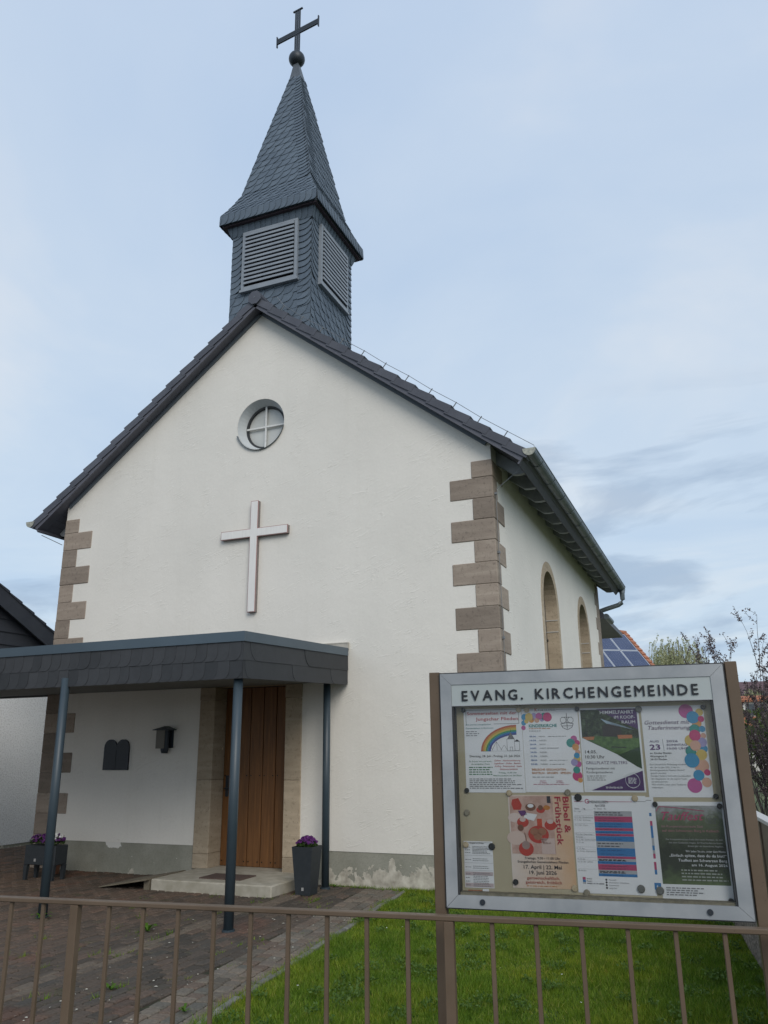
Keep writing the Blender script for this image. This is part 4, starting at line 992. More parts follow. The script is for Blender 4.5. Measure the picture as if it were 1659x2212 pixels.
hdr = bq('header_panel', [(L_, T_), (R_, T_), (R_, .114), (L_, .114)], .003, .010, 'header')
bq('header_lip', [(L_, .1141), (R_, .1141), (R_, .117), (L_, .117)], .001, .012, 'alu')
bq('glass', [(L_ + .001, .1175), (R_ - .001, .1175), (R_ - .001, B_ - .0005), (L_ + .001, B_ - .0005)], .010, .013, BOARD_GLASS)
for u in (.125, .846):
    m = MB(); m.tube([(u, -.004, BZ - .765), (u, .002, BZ - .765)], .0095, 14); lk = m.build('lock', 'iron', board)
    MB().box(u - .001, u + .001, -.0052, -.0041, BZ - .769, BZ - .761).build('keyhole', 'aludark', lk)
for u0, u1 in ((-.044, -.005), (BW + .008, BW + .046)):
    MB().cbox(u0, u1, .012, .052, -.03, BZ + .008, .002).build('post', 'fence', board)
for v in (.15, .62):
    MB().box(-.0045, -.0005, .03, .05, BZ - v - .05, BZ - v).build('bracket', 'iron', board); MB().box(BW + .0045, BW + .0075, .03, .05, BZ - v - .05, BZ - v).build('bracket', 'iron', board)
# lettering
def text_mesh(s, bold=0.):
    cu = bpy.data.curves.new('t', 'FONT'); cu.body = s; cu.resolution_u = 2; cu.offset = bold; cu.fill_mode = 'FRONT'
    ob = bpy.data.objects.new('t', cu); me = bpy.data.meshes.new_from_object(ob)
    n = len(me.vertices); co = np.empty(n * 3); me.vertices.foreach_get('co', co); fs = [tuple(p.vertices) for p in me.polygons]
    bpy.data.objects.remove(ob); bpy.data.curves.remove(cu); bpy.data.meshes.remove(me); return co.reshape(-1, 3)[:, :2] if n else np.zeros((0, 2)), fs
_H = text_mesh('H')[0]; CAPH = _H[:, 1].max() - _H[:, 1].min()
def text_into(mb, s, u, v, cap, width=None, align='L', n=-.0006, F=None, rot=0., shear=0., bold=0., stretch=1.):
    co, fs = text_mesh(s, bold)
    if len(co) == 0: return
    co = co / CAPH * cap; co[:, 0] *= stretch; x0, x1 = co[:, 0].min(), co[:, 0].max(); co[:, 0] -= x0
    if width: co[:, 0] *= width / (x1 - x0)
    w = co[:, 0].max(); co[:, 0] += co[:, 1] * shear - {'L': 0, 'C': w / 2, 'R': w}[align]
    c, sn = math.cos(rot), math.sin(rot)
    mb.add([F(u + x * c - y * sn, v - (x * sn + y * c), n) for x, y in co], fs)
for s, u0, u1 in (('EVANG.', .080, .300), ('KIRCHENGEMEINDE', .345, .888)):
    # widely spaced raised capitals, each a piece of its own
    gl = []
    for ch_ in s:
        co, fs = text_mesh(ch_); co = co / CAPH * .0345; co[:, 0] -= co[:, 0].min(); gl.append((co, fs))
    gap = ((u1 - u0) - sum(c[:, 0].max() for c, _ in gl)) / (len(s) - 1); u = u0
    for co, fs in gl:
        o_ = len(co); m = MB(); bw = .0007
        for du_ in (-bw, 0, bw):
            for dv_ in (-bw, bw):
                k_ = .0001 * (du_ / bw) + .00003 * dv_ / bw
                m.add([FB(u + a + du_, .0985 - b + dv_, .0025) for a, b in co] + [FB(u + a + du_, .0985 - b + dv_, -.0015 + k_) for a, b in co], [tuple(i + o_ for i in f) for f in fs] + fs)
        m.build('letter', 'letter', hdr); u += co[:, 0].max() + gap

# posters: each a sheet of its own; print sits as thin flat pieces on the sheet
class Poster:
    def __init__(s, name, u0, v0, w, h, label, n=.0485, paper='paper', tilt=0., cat='poster'):
        s.w, s.h = w, h
        m = MB(); nu, nv = 6, 6
        r = random.Random(name + label); cu = r.uniform(-.0015, .0)
        s.F = lambda u, v, n_: (u, n_, -v)
        m.plate([(0, 0), (w, 0), (w, h), (0, h)], .0, .0006, s.F)
        s.o = m.build(name, paper); s.o.matrix_world = BM @ Matrix.Translation((u0, n, BZ - v0)) @ Matrix.Rotation(tilt, 4, 'Y')
        tag(s.o, label, cat, None); s.k = 0; s.bm = {}
    def get(s, name, mat, layer): 
        key = (name, mat.name if not isinstance(mat, str) else mat, layer)
        if key not in s.bm: s.bm[key] = (MB(), mat)
        return s.bm[key][0]
    def poly(s, pts, mat, layer=1, name='print'):
        m = s.get(name, mat, layer); n = -.0003 * layer; m.add([s.F(u * s.w, v * s.h, n) for u, v in pts], [tuple(range(len(pts)))])
    def rect(s, a, b, c, d, mat, layer=1, name='print'): s.poly([(a, b), (c, b), (c, d), (a, d)], mat, layer, name)
    def disc(s, u, v, r, mat, layer=2, name='balloon', n=20, e=1.):
        k = s.w / s.h; s.poly([(u + r * math.cos(6.2832 * i / n), v + r * k * e * math.sin(6.2832 * i / n)) for i in range(n)], mat, layer, name)
    def line(s, pts, wd, mat, layer=3, name='drawing'):
        for (a, b), (c, d) in zip(pts, pts[1:]):
            x0, y0, x1, y1 = a * s.w, b * s.h, c * s.w, d * s.h; L = math.hypot(x1 - x0, y1 - y0) or 1; px_, py_ = -(y1 - y0) / L * wd / 2, (x1 - x0) / L * wd / 2
            m = s.get(name, mat, layer); m.add([s.F(x0 + px_, y0 + py_, -.0003 * layer), s.F(x1 + px_, y1 + py_, -.0003 * layer), s.F(x1 - px_, y1 - py_, -.0003 * layer), s.F(x0 - px_, y0 - py_, -.0003 * layer)], [(0, 1, 2, 3)])
    def text(s, t, u, v, cap, mat, width=None, align='L', layer=5, **k):
        text_into(s.get('lettering', mat, layer), t, u * s.w, v * s.h, cap * s.h, width * s.w if width else None, align, -.0003 * layer, s.F, **k)
    def bars(s, u0, u1, v0, v1, n, mat, seed=0, cap=.008, layer=5):       # lines of print too small to read
        r = random.Random(seed)
        for i in range(n):
            v = v0 + (v1 - v0) * (i + .5) / n; u = u0; e = u0 + (u1 - u0) * r.uniform(.72, 1.)
            while u < e:
                w = r.uniform(.02, .075); s.rect(u, v - cap / 2, min(u + w, e), v + cap / 2, mat, layer, 'small_print'); u += w + .014
    def done(s):
        for (name, _, layer), (m, mat) in s.bm.items():
            o = m.build(name, mat); o.parent = s.o
K = ink(.03, .03, .035); GR = ink(.22, .23, .24); RD = ink(.45, .05, .06); TEAL = ink(.03, .22, .22); BL = ink(.02, .11, .33); OR = ink(.50, .21, .07); PU = ink(.075, .035, .13); WH = ink(.70, .73, .75); GN = ink(.06, .20, .10); PK = ink(.40, .055, .14); BB = ink(.03, .17, .40)
BAL = [ink(.06, .27, .47), ink(.46, .11, .30), ink(.60, .30, .10), ink(.58, .44, .14), ink(.05, .27, .24), ink(.60, .36, .27), ink(.33, .30, .52), ink(.50, .06, .18)]
bal = lambda i: BAL[i % 8]

p = Poster('poster', .074, .127, .2115, .289, 'white poster with rainbow, tents and red heading Sommerzelten')
p.line([(.04, .20), (.04, .012), (.93, .012)], .0012, K); p.line([(.95, .012), (.95, .185), (.52, .185)], .0012, K)
p.text('Sommerzelten mit der', .06, .072, .036, RD, .86, bold=.008); p.text('Jungschar Flieden', .21, .142, .038, RD, .73, bold=.008)
p.text('Am und im evangelischen', .03, .198, .019, TEAL, .44); p.text('Gemeindehaus in Rommerz', .03, .242, .019, TEAL, .48)
p.bars(.03, .30, .262, .335, 3, GR, 1, .009)
for i, c in enumerate((ink(.42, .10, .05), ink(.52, .26, .05), ink(.50, .42, .08), ink(.05, .28, .12), ink(.03, .16, .38), ink(.05, .06, .25))):
    arc = lambda k: [(.90 - (.62 - k * .028) * math.cos(t), .515 - (.315 - k * .02) * math.sin(t) ) for t in [R(0 + 90 * q / 10) for q in range(11)]]
    a, b = arc(i), arc(i + 1)
    for q in range(10): p.poly([a[q], a[q + 1], b[q + 1], b[q]], c, 2, 'rainbow')
for tr in ([(.36, .50), (.43, .42), (.48, .50)], [(.47, .505), (.55, .40), (.64, .505)], [(.62, .50), (.68, .44), (.73, .50)], [(.55, .40), (.56, .505)]): p.line(tr, .0008, K)
p.line([(.73, .51), (.73, .37), (.86, .37), (.86, .51), (.73, .51)], .0010, K); p.poly([(.74, .368), (.80, .285), (.86, .368)], ink(.16, .16, .16), 3, 'drawing'); p.line([(.80, .285), (.80, .255)], .001, K)
p.line([(.86, .40), (.94, .40), (.94, .505), (.86, .505)], .0009, K); p.poly([(.855, .40), (.90, .375), (.95, .40)], K, 3, 'drawing'); p.line([(.78, .51), (.78, .465), (.82, .465), (.82, .51)], .0008, K); p.line([(.30, .512), (.98, .512)], .0006, GR)
p.text('Dienstag, 28. Juli - Freitag, 31. Juli 2026', .08, .582, .024, K, .86)
p.text('Es freuen sich auf euch', .07, .64, .016, GN, .38); p.text('das Jungschar-Team', .10, .672, .016, GN, .32); p.bars(.06, .47, .69, .80, 4, GN, 2, .011)
for i, t in enumerate(('Zelten · Nachtwanderung ·', 'Lagerfeuer · Grillen · Basteln ·', 'Ausflug · Schwimmbad · Spiele', '· Abenteuerspielplatz')): p.text(t, .73, .632 + .034 * i, .017, RD, .46 if i < 3 else .32, 'C')
p.text('Freitag, 15.00 Uhr', .72, .775, .017, GN, .3, 'C'); p.text('Abschlussandacht mit den Eltern', .71, .808, .016, GN, .48, 'C'); p.bars(.06, .96, .83, .96, 6, GR, 3, .010); p.done()

p = Poster('poster', .2865, .131, .1975, .283, 'white children church poster with balloons and a list of dates')
p.line([(.03, .012), (.22, .012)], .0012, K); p.line([(.62, .012), (.98, .012)], .0012, K); p.text('K', .24, .03, .036, RD, bold=.01); p.text('IRCHE FÜR KINDER', .295, .026, .019, K, .32)
for i, (u, v, r) in enumerate(((.05, .10, .06), (.13, .07, .07), (.22, .09, .065), (.31, .07, .06), (.40, .085, .065), (.46, .06, .08), (.17, .135, .05), (.27, .14, .045), (.03, .17, .045), (.08, .15, .04), (.36, .13, .04), (.02, .23, .04))): p.disc(u, max(v, .055 + r * .6), r, bal(i * 3), 2 + i % 2)
p.text('KINDERKIRCHE', .12, .225, .036, ink(.02, .24, .22), .50, bold=.02); p.bars(.12, .62, .232, .25, 1, OR, 4, .008); p.bars(.12, .38, .26, .28, 1, GR, 4, .008)
for pts in ([(.80, .06), (.80, .25)], [(.71, .11), (.89, .11)], [(.69, .19), (.80, .175), (.91, .19), (.88, .235), (.80, .262), (.72, .235), (.69, .19)], [(.705, .215), (.895, .215)]): p.line(pts, .0016, K)
for u in (.735, .865): p.line([(u + .05 * math.cos(t), .145 + .036 * math.sin(t)) for t in [6.2832 * k / 12 for k in range(13)]], .0013, K)
for i, (d, t) in enumerate((('05.04.', 'NEUHOF'), ('19.04.', 'FLIEDEN'), ('26.04.', 'NEUHOF'), ('14.05.', 'CHRISTI HIMMELFAHRT'), ('24.05.', 'FLIEDEN'), ('21.06.', 'FLIEDEN'), ('28.06.', 'NEUHOF'), ('23.08.', 'FLIEDEN'))):
    v = .345 + i * .0475; p.text(d, .12, v, .017, BL, .12, bold=.01); p.text(t, .29, v, .015, GR, .018 * len(t))
    if i in (0, 6, 7): p.bars(.45, .78, v - .012, v, 1, GR, i, .006)
for i, (u, v, r) in enumerate(((.90, .37, .055), (.84, .42, .075), (.96, .42, .05), (.92, .47, .06), (.95, .53, .045), (.93, .57, .05), (.93, .61, .06), (.88, .65, .06), (.95, .67, .06), (.91, .74, .06), (.92, .81, .085), (.97, .86, .04))): p.disc(min(u, 1 - r), v, r, bal(i * 3 + 1), 2 + i % 2)
p.text('BIBLISCHE GESCHICHTEN ·', .13, .745, .023, OR, .62, bold=.015); p.text('BASTELN · SINGEN · SPIELEN', .13, .785, .023, OR, .68, bold=.015); p.bars(.13, .55, .81, .835, 1, GR, 5, .007)
p.text('NEUHOF', .26, .875, .014, PK, .1); p.text('22. MÄRZ', .25, .895, .014, PK, .13); p.text('FLIEDEN', .55, .875, .014, PK, .1); p.text('19. MÄRZ', .54, .895, .014, PK, .13); p.bars(.14, .8, .90, .915, 1, PK, 6, .006); p.done()

def mat_print_noise(name, stops, scale): 
    t = NT(name); return t.done(t.ramp(t.noise(scale, 6, None, .65), *stops), .7)
FOL = mat_print_noise('printed_foliage', [(.35, (.010, .016, .010)), (.55, (.035, .055, .025)), (.72, (.12, .17, .10))], 60)
MEAD = mat_print_noise('printed_meadow', [(.35, (.035, .085, .02)), (.65, (.10, .19, .05))], 70)
p = Poster('poster', .487, .133, .203, .280, 'purple and green ascension day poster with a garden photograph')
p.poly([(.025, .02), (.98, .02), (.98, .98), (.025, .98)], WH, 1); p.poly([(.03, .02), (.97, .02), (.97, .72), (.62, .57), (.03, .36)], FOL, 2, 'printed_photo'); p.poly([(.36, .13), (.62, .22), (.90, .27), (.60, .19), (.45, .19)], ink(.36, .48, .58), 3, 'printed_photo')
p.poly([(.03, .36), (.30, .34), (.97, .37), (.97, .72), (.62, .57), (.25, .43)], MEAD, 3, 'printed_photo'); p.poly([(.55, .58), (.97, .47), (.97, .73)], ink(.03, .06, .03), 4, 'printed_photo')
p.poly([(.03, .35), (.24, .345), (.22, .385), (.10, .385)], ink(.42, .17, .07), 4, 'printed_photo'); p.poly([(.62, .33), (.86, .33), (.86, .37), (.63, .375)], ink(.45, .17, .07), 4, 'printed_photo'); p.poly([(.38, .22), (.5, .19), (.68, .22), (.70, .35), (.38, .35)], ink(.035, .03, .028), 3, 'printed_photo'); p.line([(.12, .15), (.13, .37)], .003, ink(.03, .03, .025)); p.line([(.5, .47), (.75, .48)], .004, ink(.03, .03, .025))
p.poly([(.03, .37), (.62, .575), (.95, .73), (.95, .74), (.10, .975), (.03, .975)], WH, 5, 'print'); p.poly([(.30, .015), (.97, .015), (.97, .27)], PU, 5); p.poly([(.12, .98), (.975, .75), (.975, .98)], PU, 6)
p.text('HIMMELFAHRT', .92, .075, .040, WH, .56, 'R', 7, bold=.008); p.text('IM KOOP-', .93, .135, .036, WH, .34, 'R', 7); p.text('RAUM', .93, .195, .036, WH, .22, 'R', 7)
p.text('14.05.', .06, .545, .036, K, .20, layer=7, bold=.012); p.text('10:30 Uhr', .06, .605, .036, K, .32, layer=7, bold=.012); p.text('GRILLPLATZ MELTERS', .06, .673, .034, ink(.10, .06, .14), .68, layer=7); p.text('Festgottesdienst mit', .06, .735, .026, K, .47, layer=7); p.text('Kindergottesdienst', .06, .78, .026, K, .43, layer=7); p.bars(.06, .45, .80, .87, 3, GR, 7, .010, 7)
p.text('kirche-bz-ez.de', .36, .955, .026, WH, .27, layer=8, bold=.008)
for q in range(3): p.line([(.80 + .115 * math.cos(t + q) * (1 + .05 * math.sin(2 * t + q * 2)), .865 + .083 * math.sin(t + q) * (1 + .05 * math.sin(3 * t))) for t in [6.2832 * k / 24 for k in range(25)]], .0011, WH, 8)
p.bars(.73, .88, .83, .90, 6, WH, 8, .006, 8); p.done()

p = Poster('poster', .698, .131, .203, .297, 'white baptism remembrance poster with coloured balloons down one side')
p.text('Gottesdienst mit', .03, .205, .042, ink(.14, .10, .17), .72, shear=.35, bold=.004); p.text('Tauferinnerung', .07, .265, .042, ink(.14, .10, .17), .68, shear=.35, bold=.004)
p.text('AUG', .09, .405, .022, ink(.10, .07, .15), .15, bold=.01); p.text('23', .085, .485, .055, ink(.12, .045, .17), .17, bold=.02); p.line([(.30, .37), (.31, .50)], .0012, GR)
for i, (t, w) in enumerate((('2026', .18), ('SONNTAG', .32), ('10:00 UHR', .34))): p.text(t, .36, .405 + .04 * i, .022, ink(.10, .07, .15), w, bold=.01)
for i, t in enumerate(('ev. Kirche Flieden', 'Hinzergasse 8', '36103 Flieden')): p.text(t, .08, .532 + .034 * i, .018, K, (.34, .26, .26)[i], bold=.008)
for i, (t, w) in enumerate((('Eine persönliche Einladung erhalten', .57), ('alle, die im Jahr 2021 in der ev.', .47), ('Kirchengemeinde Flieden-Neuhof', .54), ('getauft wurden.', .25), ('Darüber hinaus sind selbstverständlich', .62), ('alle eingeladen, an die eigene Taufe', .56), ('zurückzudenken.', .26), ('Wer möchte, kann seine Taufkerze', .54), ('mitbringen.', .18))): p.text(t, .06, .655 + .031 * i, .016, GR, w)
for i, (u, v, r, c) in enumerate(((.72, .065, .115, 1), (.93, .08, .06, 3), (.82, .135, .10, 0), (.95, .155, .05, 7), (.87, .205, .075, 2), (.83, .27, .085, 4), (.95, .265, .05, 0), (.82, .335, .09, 7), (.955, .34, .045, 5), (.74, .39, .09, 3), (.92, .41, .075, 6), (.81, .445, .085, 5), (.93, .48, .068, 0), (.73, .505, .085, 4), (.89, .545, .085, 3), (.73, .605, .115, 0), (.87, .665, .115, 5), (.95, .735, .05, 7), (.81, .765, .085, 0), (.92, .84, .075, 5), (.73, .875, .115, 1))): p.disc(min(u, .995 - r), v, r, bal(c), 2 + i % 4, 'balloon', 24)
p.done()

PEACH = NT('peach_poster'); 
_o = PEACH.xyz(PEACH.obco()); PEACH = PEACH.done(PEACH.ramp(PEACH.math('ADD', PEACH.math('MULTIPLY', _o[0], 2.2), PEACH.math('MULTIPLY', PEACH.noise(9, 3), .5)), (.2, (.66, .60, .55)), (.75, (.60, .40, .24))), .7)
p = Poster('poster', .2215, .4235, .214, .300, 'peach breakfast poster with red crockery photograph and vertical red title', paper=PEACH, tilt=R(-.4))
p.rect(.02, .015, .72, .64, mat_print_noise('printed_tablecloth', [(.35, (.42, .27, .22)), (.65, (.58, .42, .36))], 28), 1, 'printed_photo')
RJ = ink(.42, .045, .03); TN = ink(.16, .07, .04)
p.poly([(.07, .05), (.17, .035), (.22, .11), (.20, .165), (.08, .165), (.05, .1)], RJ, 2, 'printed_photo'); p.disc(.36, .135, .085, TN, 2, 'printed_photo', 16, .7); p.disc(.36, .12, .05, WH, 3, 'printed_photo', 14, .6); p.disc(.52, .165, .07, RJ, 2, 'printed_photo', 16, .7); p.disc(.52, .14, .04, TN, 3, 'printed_photo'); p.disc(.62, .14, .055, ink(.45, .18, .04), 2, 'printed_photo', 14, .7)
p.poly([(.15, .175), (.27, .17), (.30, .215), (.20, .235)], ink(.10, .03, .14), 3, 'printed_photo'); p.poly([(.28, .195), (.46, .215), (.40, .285), (.23, .255)], WH, 3, 'printed_photo'); p.disc(.1, .25, .12, ink(.62, .52, .48), 2, 'printed_photo', 18, .6); p.disc(.22, .30, .095, RJ, 3, 'printed_photo', 16, .8); p.disc(.22, .27, .05, ink(.55, .45, .42), 4, 'printed_photo', 14, .7); p.disc(.66, .33, .095, RJ, 3, 'printed_photo', 16, .8); p.disc(.66, .29, .05, ink(.55, .45, .42), 4, 'printed_photo', 14, .7); p.rect(.45, .26, .53, .345, ink(.50, .07, .03), 4, 'printed_photo')
p.disc(.46, .43, .165, RJ, 4, 'printed_photo', 20, .8)
for u, v in ((.40, .40), (.52, .40), (.45, .45)): p.disc(u, v, .07, ink(.30, .14, .08), 5, 'printed_photo', 14, .8)
p.disc(.10, .47, .15, ink(.60, .48, .42), 3, 'printed_photo', 20, .7); p.disc(.25, .585, .12, RJ, 4, 'printed_photo', 18, .9); p.disc(.25, .545, .065, ink(.30, .22, .20), 5, 'printed_photo'); p.line([(.24, .41), (.26, .50)], .0025, TN, 5); p.rect(.5, .47, .71, .635, ink(.55, .44, .40), 4, 'printed_photo'); p.text('Bibel', .53, .53, .02, TN, .12, layer=6); p.rect(.63, .015, .69, .09, ink(.04, .04, .05), 3, 'printed_photo'); p.disc(.18, .36, .05, TN, 4, 'printed_photo')
p.text('Bibel &', .885, .02, .066, ink(.36, .03, .05), .55, layer=6, rot=R(-90), bold=.02); p.text('Frühstück', .755, .02, .066, ink(.36, .03, .05), .735, layer=6, rot=R(-90), bold=.02)
p.text('Freitags, 9:30 - 11.00 Uhr', .5, .695, .025, K, .56, 'C', bold=.008); p.text('Evangelisches Gemeindehaus Flieden', .5, .733, .024, K, .80, 'C', bold=.008); p.text('17. April | 22. Mai', .49, .795, .038, K, .60, 'C', bold=.014); p.text('19. Juni 2026', .49, .853, .038, K, .43, 'C', bold=.014); p.text('gemeinschaftlich,', .49, .905, .030, ink(.36, .09, .06), .52, 'C', bold=.012); p.text('geistreich, fröhlich', .49, .95, .030, ink(.36, .09, .06), .57, 'C', bold=.012); p.bars(.22, .78, .965, .985, 1, OR, 9, .008); p.done()

GB = ink(.36, .38, .40)
for i, (u, lab) in enumerate(((.478, 'calendar sheet furthest behind, with coloured strips and a number six showing'), (.460, 'middle calendar sheet with red and blue strips showing at its edge'))):
    p = Poster('calendar_sheet', u, .428 + .004 * i, .232, .300 - .006 * (1 - i), lab, n=.0494 - .0004 * i, cat='calendar sheet')
    r = random.Random(i + 3); v = .17
    while v < .86:
        d = r.choice((.035, .05, .08)); 
        if r.random() < .75: p.rect(.86, v, .955, v + d, r.choice((PK, BB, PK, BB, GB)), 1)
        v += d
    if i == 0: p.rect(.90, .90, .99, .97, BB, 2); p.text('6', .93, .955, .035, WH, layer=4)
    p.line([(.80, .035), (.97, .035)], .0012, K); p.done()
p = Poster('poster', .442, .4245, .243, .306, 'white monthly calendar poster with red and blue table rows', n=.0483)
p.line([(.03, .062), (.16, .062)], .0014, PK); p.line([(.45, .062), (.82, .062)], .0014, PK); p.text('G', .175, .082, .046, PK, bold=.012); p.text('EMEINDELEBEN', .225, .078, .026, K, .27); p.text('April 2026', .31, .115, .024, K, .14)
p.text('Datum', .03, .143, .013, K, .06, bold=.01); p.text('Tag', .14, .143, .013, K, .035, bold=.01); p.text('Wo', .29, .143, .013, K, .03); p.text('Uhrzeit', .34, .143, .013, K, .06); p.text('Was', .43, .143, .013, K, .03)
for v0, v1, c in ((.16, .215, GB), (.215, .275, PK), (.275, .335, BB), (.335, .365, PK), (.365, .395, BB), (.395, .42, PK), (.42, .475, BB), (.475, .54, GB), (.54, .625, BB), (.625, .65, PK), (.65, .675, GB), (.675, .705, BB), (.705, .765, PK), (.765, .80, GB), (.80, .83, BB)):
    p.rect(.29, v0, .80, v1 - .001, c, 1); 
    if c is GB: p.bars(.31, .72, v0 + .006, v1 - .004, 2, K, int(v0 * 100), .008, 5)
    else: p.bars(.34, .70, v0 + .006, v1 - .004, max(1, int((v1 - v0) / .03)), ink(.14, .05, .10) if c is PK else ink(.02, .09, .24), int(v0 * 99), .006, 5)
for v, t in ((.172, 'Mi. 1. Apr'), (.232, 'Do. 2. Apr  Gründonnerstag'), (.262, 'Fr. 3. Apr  Karfreitag'), (.315, 'So. 5. Apr  Ostern'), (.41, 'Mo. 6. Apr  Ostermontag'), (.438, 'Mi. 8. Apr'), (.465, 'So. 12. Apr  Quasimodogeniti'), (.495, 'Mi. 15. Apr'), (.557, 'Fr. 17. Apr'), (.585, 'So. 19. Apr  Misericordias'), (.665, 'Mi. 22. Apr'), (.692, 'So. 26. Apr  Jubilate'), (.782, 'Mi. 29. Apr')):
    p.text(t, .02, v, .013, GR, .0098 * len(t)); p.line([(.02, v - .022), (.28, v - .022)], .0004, GR, 2)
p.rect(.07, .842, .11, .868, PK, 1); p.rect(.07, .868, .11, .892, BB, 1); p.rect(.07, .892, .11, .912, GB, 1); p.text('Neuhof', .125, .863, .014, K, .07); p.text('Flieden', .125, .888, .014, K, .065); p.bars(.125, .36, .898, .91, 1, GR, 2, .01)
for i, t in enumerate(('Abendmahl', 'ökumenischer Gottesdienst', 'Kinderkirche', 'Jungschar')): p.disc(.385, .862 + .027 * i, .014, K, 2, 'symbol', 8); p.text(t, .42, .868 + .027 * i, .013, GR, .0105 * len(t))
p.done()

DG = NT('printed_meadow_photo'); _o = DG.xyz(DG.obco())
_n = DG.math('ADD', DG.math('MULTIPLY', _o[2], -3.1), DG.math('MULTIPLY', DG.math('SUBTRACT', DG.noise(45, 6, DG.obco(), .65), .5), .35))
DG = DG.done(DG.ramp(_n, (.02, (.34, .36, .37)), (.18, (.10, .13, .07)), (.45, (.025, .035, .02)), (.62, (.03, .04, .025)), (.80, (.10, .15, .06))), .7)
p = Poster('poster', .708, .4425, .2185, .3005, 'dark green baptism festival poster with red script title and white print', tilt=R(-.3))
p.rect(.02, .04, .97, .84, DG, 1, 'printed_photo')
p.text('Tauffest', .06, .19, .085, PK, .62, shear=.42, layer=6, bold=.004); p.line([(.03, .10), (.08, .05), (.30, .06), (.72, .095)], .002, PK, 6)
p.text('Im Kooperationsraum Süd', .09, .265, .024, ink(.40, .20, .24), .58, layer=6); p.text('auf dem Schwarzen Berg in Kalbach', .09, .31, .024, ink(.40, .18, .20), .80, layer=6)
for i, (t, w) in enumerate((('Der Kooperationsraum Fulda Süd macht Familien, die sich', .80), ('mit dem Gedanken tragen, ihr Kind taufen zu lassen,', .76), ('diesem Jahr ein besonderes Angebot.', .50))): p.text(t, .93, .395 + .033 * i, .017, ink(.40, .42, .42), w, 'R', 6)
p.text('Wir laden Sie ein, unter dem Motto', .95, .515, .019, WH, .56, 'R', 6); p.text('„Einfach spitze, dass du da bist!“', .955, .562, .026, WH, .80, 'R', 6, bold=.008); p.text('Tauffest am Schwarzen Berg', .955, .61, .026, WH, .68, 'R', 6, bold=.008); p.text('am 16. August 2026', .955, .655, .024, WH, .50, 'R', 6, bold=.008)
p.bars(.30, .95, .68, .81, 4, ink(.33, .36, .33), 4, .012, 6)
p.line([(.83 + .10 * math.cos(t), .195 + .07 * math.sin(t)) for t in [6.2832 * k / 24 for k in range(25)]], .001, ink(.10, .11, .11), 6); p.bars(.76, .90, .165, .225, 5, ink(.10, .11, .11), 5, .006, 6)
p.bars(.06, .62, .865, .955, 4, GR, 6, .011, 6); p.done()

p = Poster('schedule_sheet', .0565, .578, .1025, .150, 'small grey schedule sheet pinned low in the notice board', n=.0488, cat='sheet')
p.line([(.12, .03), (.95, .03)], .0008, K); p.text('Gruppen und Kreise', .2, .055, .035, K, .5); p.rect(.02, .66, .98, .74, ink(.50, .42, .43), 1); p.rect(.02, .90, .98, .985, ink(.50, .42, .43), 1)
for a, b, n_ in ((.10, .28, 6), (.36, .44, 2), (.52, .60, 2), (.67, .98, 9)): p.bars(.04, .24, a, b, max(1, n_ // 2), GR, n_, .014); p.bars(.30, .95, a, b, n_, GR, n_ + 1, .013)
for v in (.31, .47, .63): p.line([(.02, v), (.98, v)], .0006, GR)
p.done()
lb = MB(); lb.plate([(0, 0), (.022, 0), (.022, .014), (0, .014)], 0, .0006, lambda u, v, n: (u, n, -v)); o = lb.build('paper_tag', 'paper'); o.matrix_world = BM @ Matrix.Translation((.118, .0475, BZ - .731)); tag(o, 'small white paper tag at the bottom of the pinboard', 'tag')
lb = MB(); lb.plate([(0, 0), (.05, 0), (.05, .010), (0, .010)], 0, .0006, lambda u, v, n: (u, n, -v)); o = lb.build('sticker', ink(.35, .13, .06)); o.matrix_world = BM @ Matrix.Translation((.067, .0472, BZ - .735)); tag(o, 'faded orange sticker beside the paper tag', 'sticker')
MG = [(.074, .130, .0085, 'magd', 'Sommerzelten poster, top left corner'), (.277, .133, .0095, 'magw', 'Sommerzelten poster, top right corner'), (.306, .134, .0095, 'magw', 'balloon poster of the children church, top left corner'), (.483, .135, .0085, 'magd', 'children church and purple posters, between their tops'), (.691, .140, .0115, 'magg', 'purple ascension poster, top right corner'), (.901, .138, .0085, 'magd', 'baptism remembrance poster, top right corner'), (.076, .409, .0085, 'magd', 'Sommerzelten poster, bottom left corner'), (.227, .417, .010, 'magw', 'breakfast poster, top left corner'), (.430, .414, .0105, 'magb', 'breakfast poster, top right corner'), (.464, .430, .0125, 'magd', 'calendar poster, top left corner'), (.651, .432, .0105, 'magw', 'calendar poster, top right corner'), (.907, .424, .0085, 'magd', 'baptism remembrance poster, bottom right corner'), (.714, .450, .0085, 'magd', 'Tauffest poster, top left corner'), (.915, .454, .0085, 'magd', 'Tauffest poster, top right corner'), (.073, .483, .0105, 'magb', 'bare pinboard above the small schedule sheet'), (.065, .590, .010, 'magw', 'small schedule sheet, top left corner'), (.157, .594, .0115, 'magd', 'small schedule sheet, top right corner'), (.234, .705, .0095, 'magd', 'breakfast poster, bottom left corner'), (.431, .718, .0105, 'magw', 'breakfast poster, bottom right corner'), (.469, .730, .0105, 'magb', 'calendar poster, bottom left corner'), (.644, .712, .0125, 'magg', 'calendar poster, bottom right corner'), (.703, .715, .0125, 'magg', 'calendar sheet furthest behind, bottom right corner'), (.915, .738, .0085, 'magd', 'Tauffest poster, bottom right corner')]
CN = {'magd': 'black', 'magg': 'grey', 'magb': 'beige', 'magw': 'wooden'}
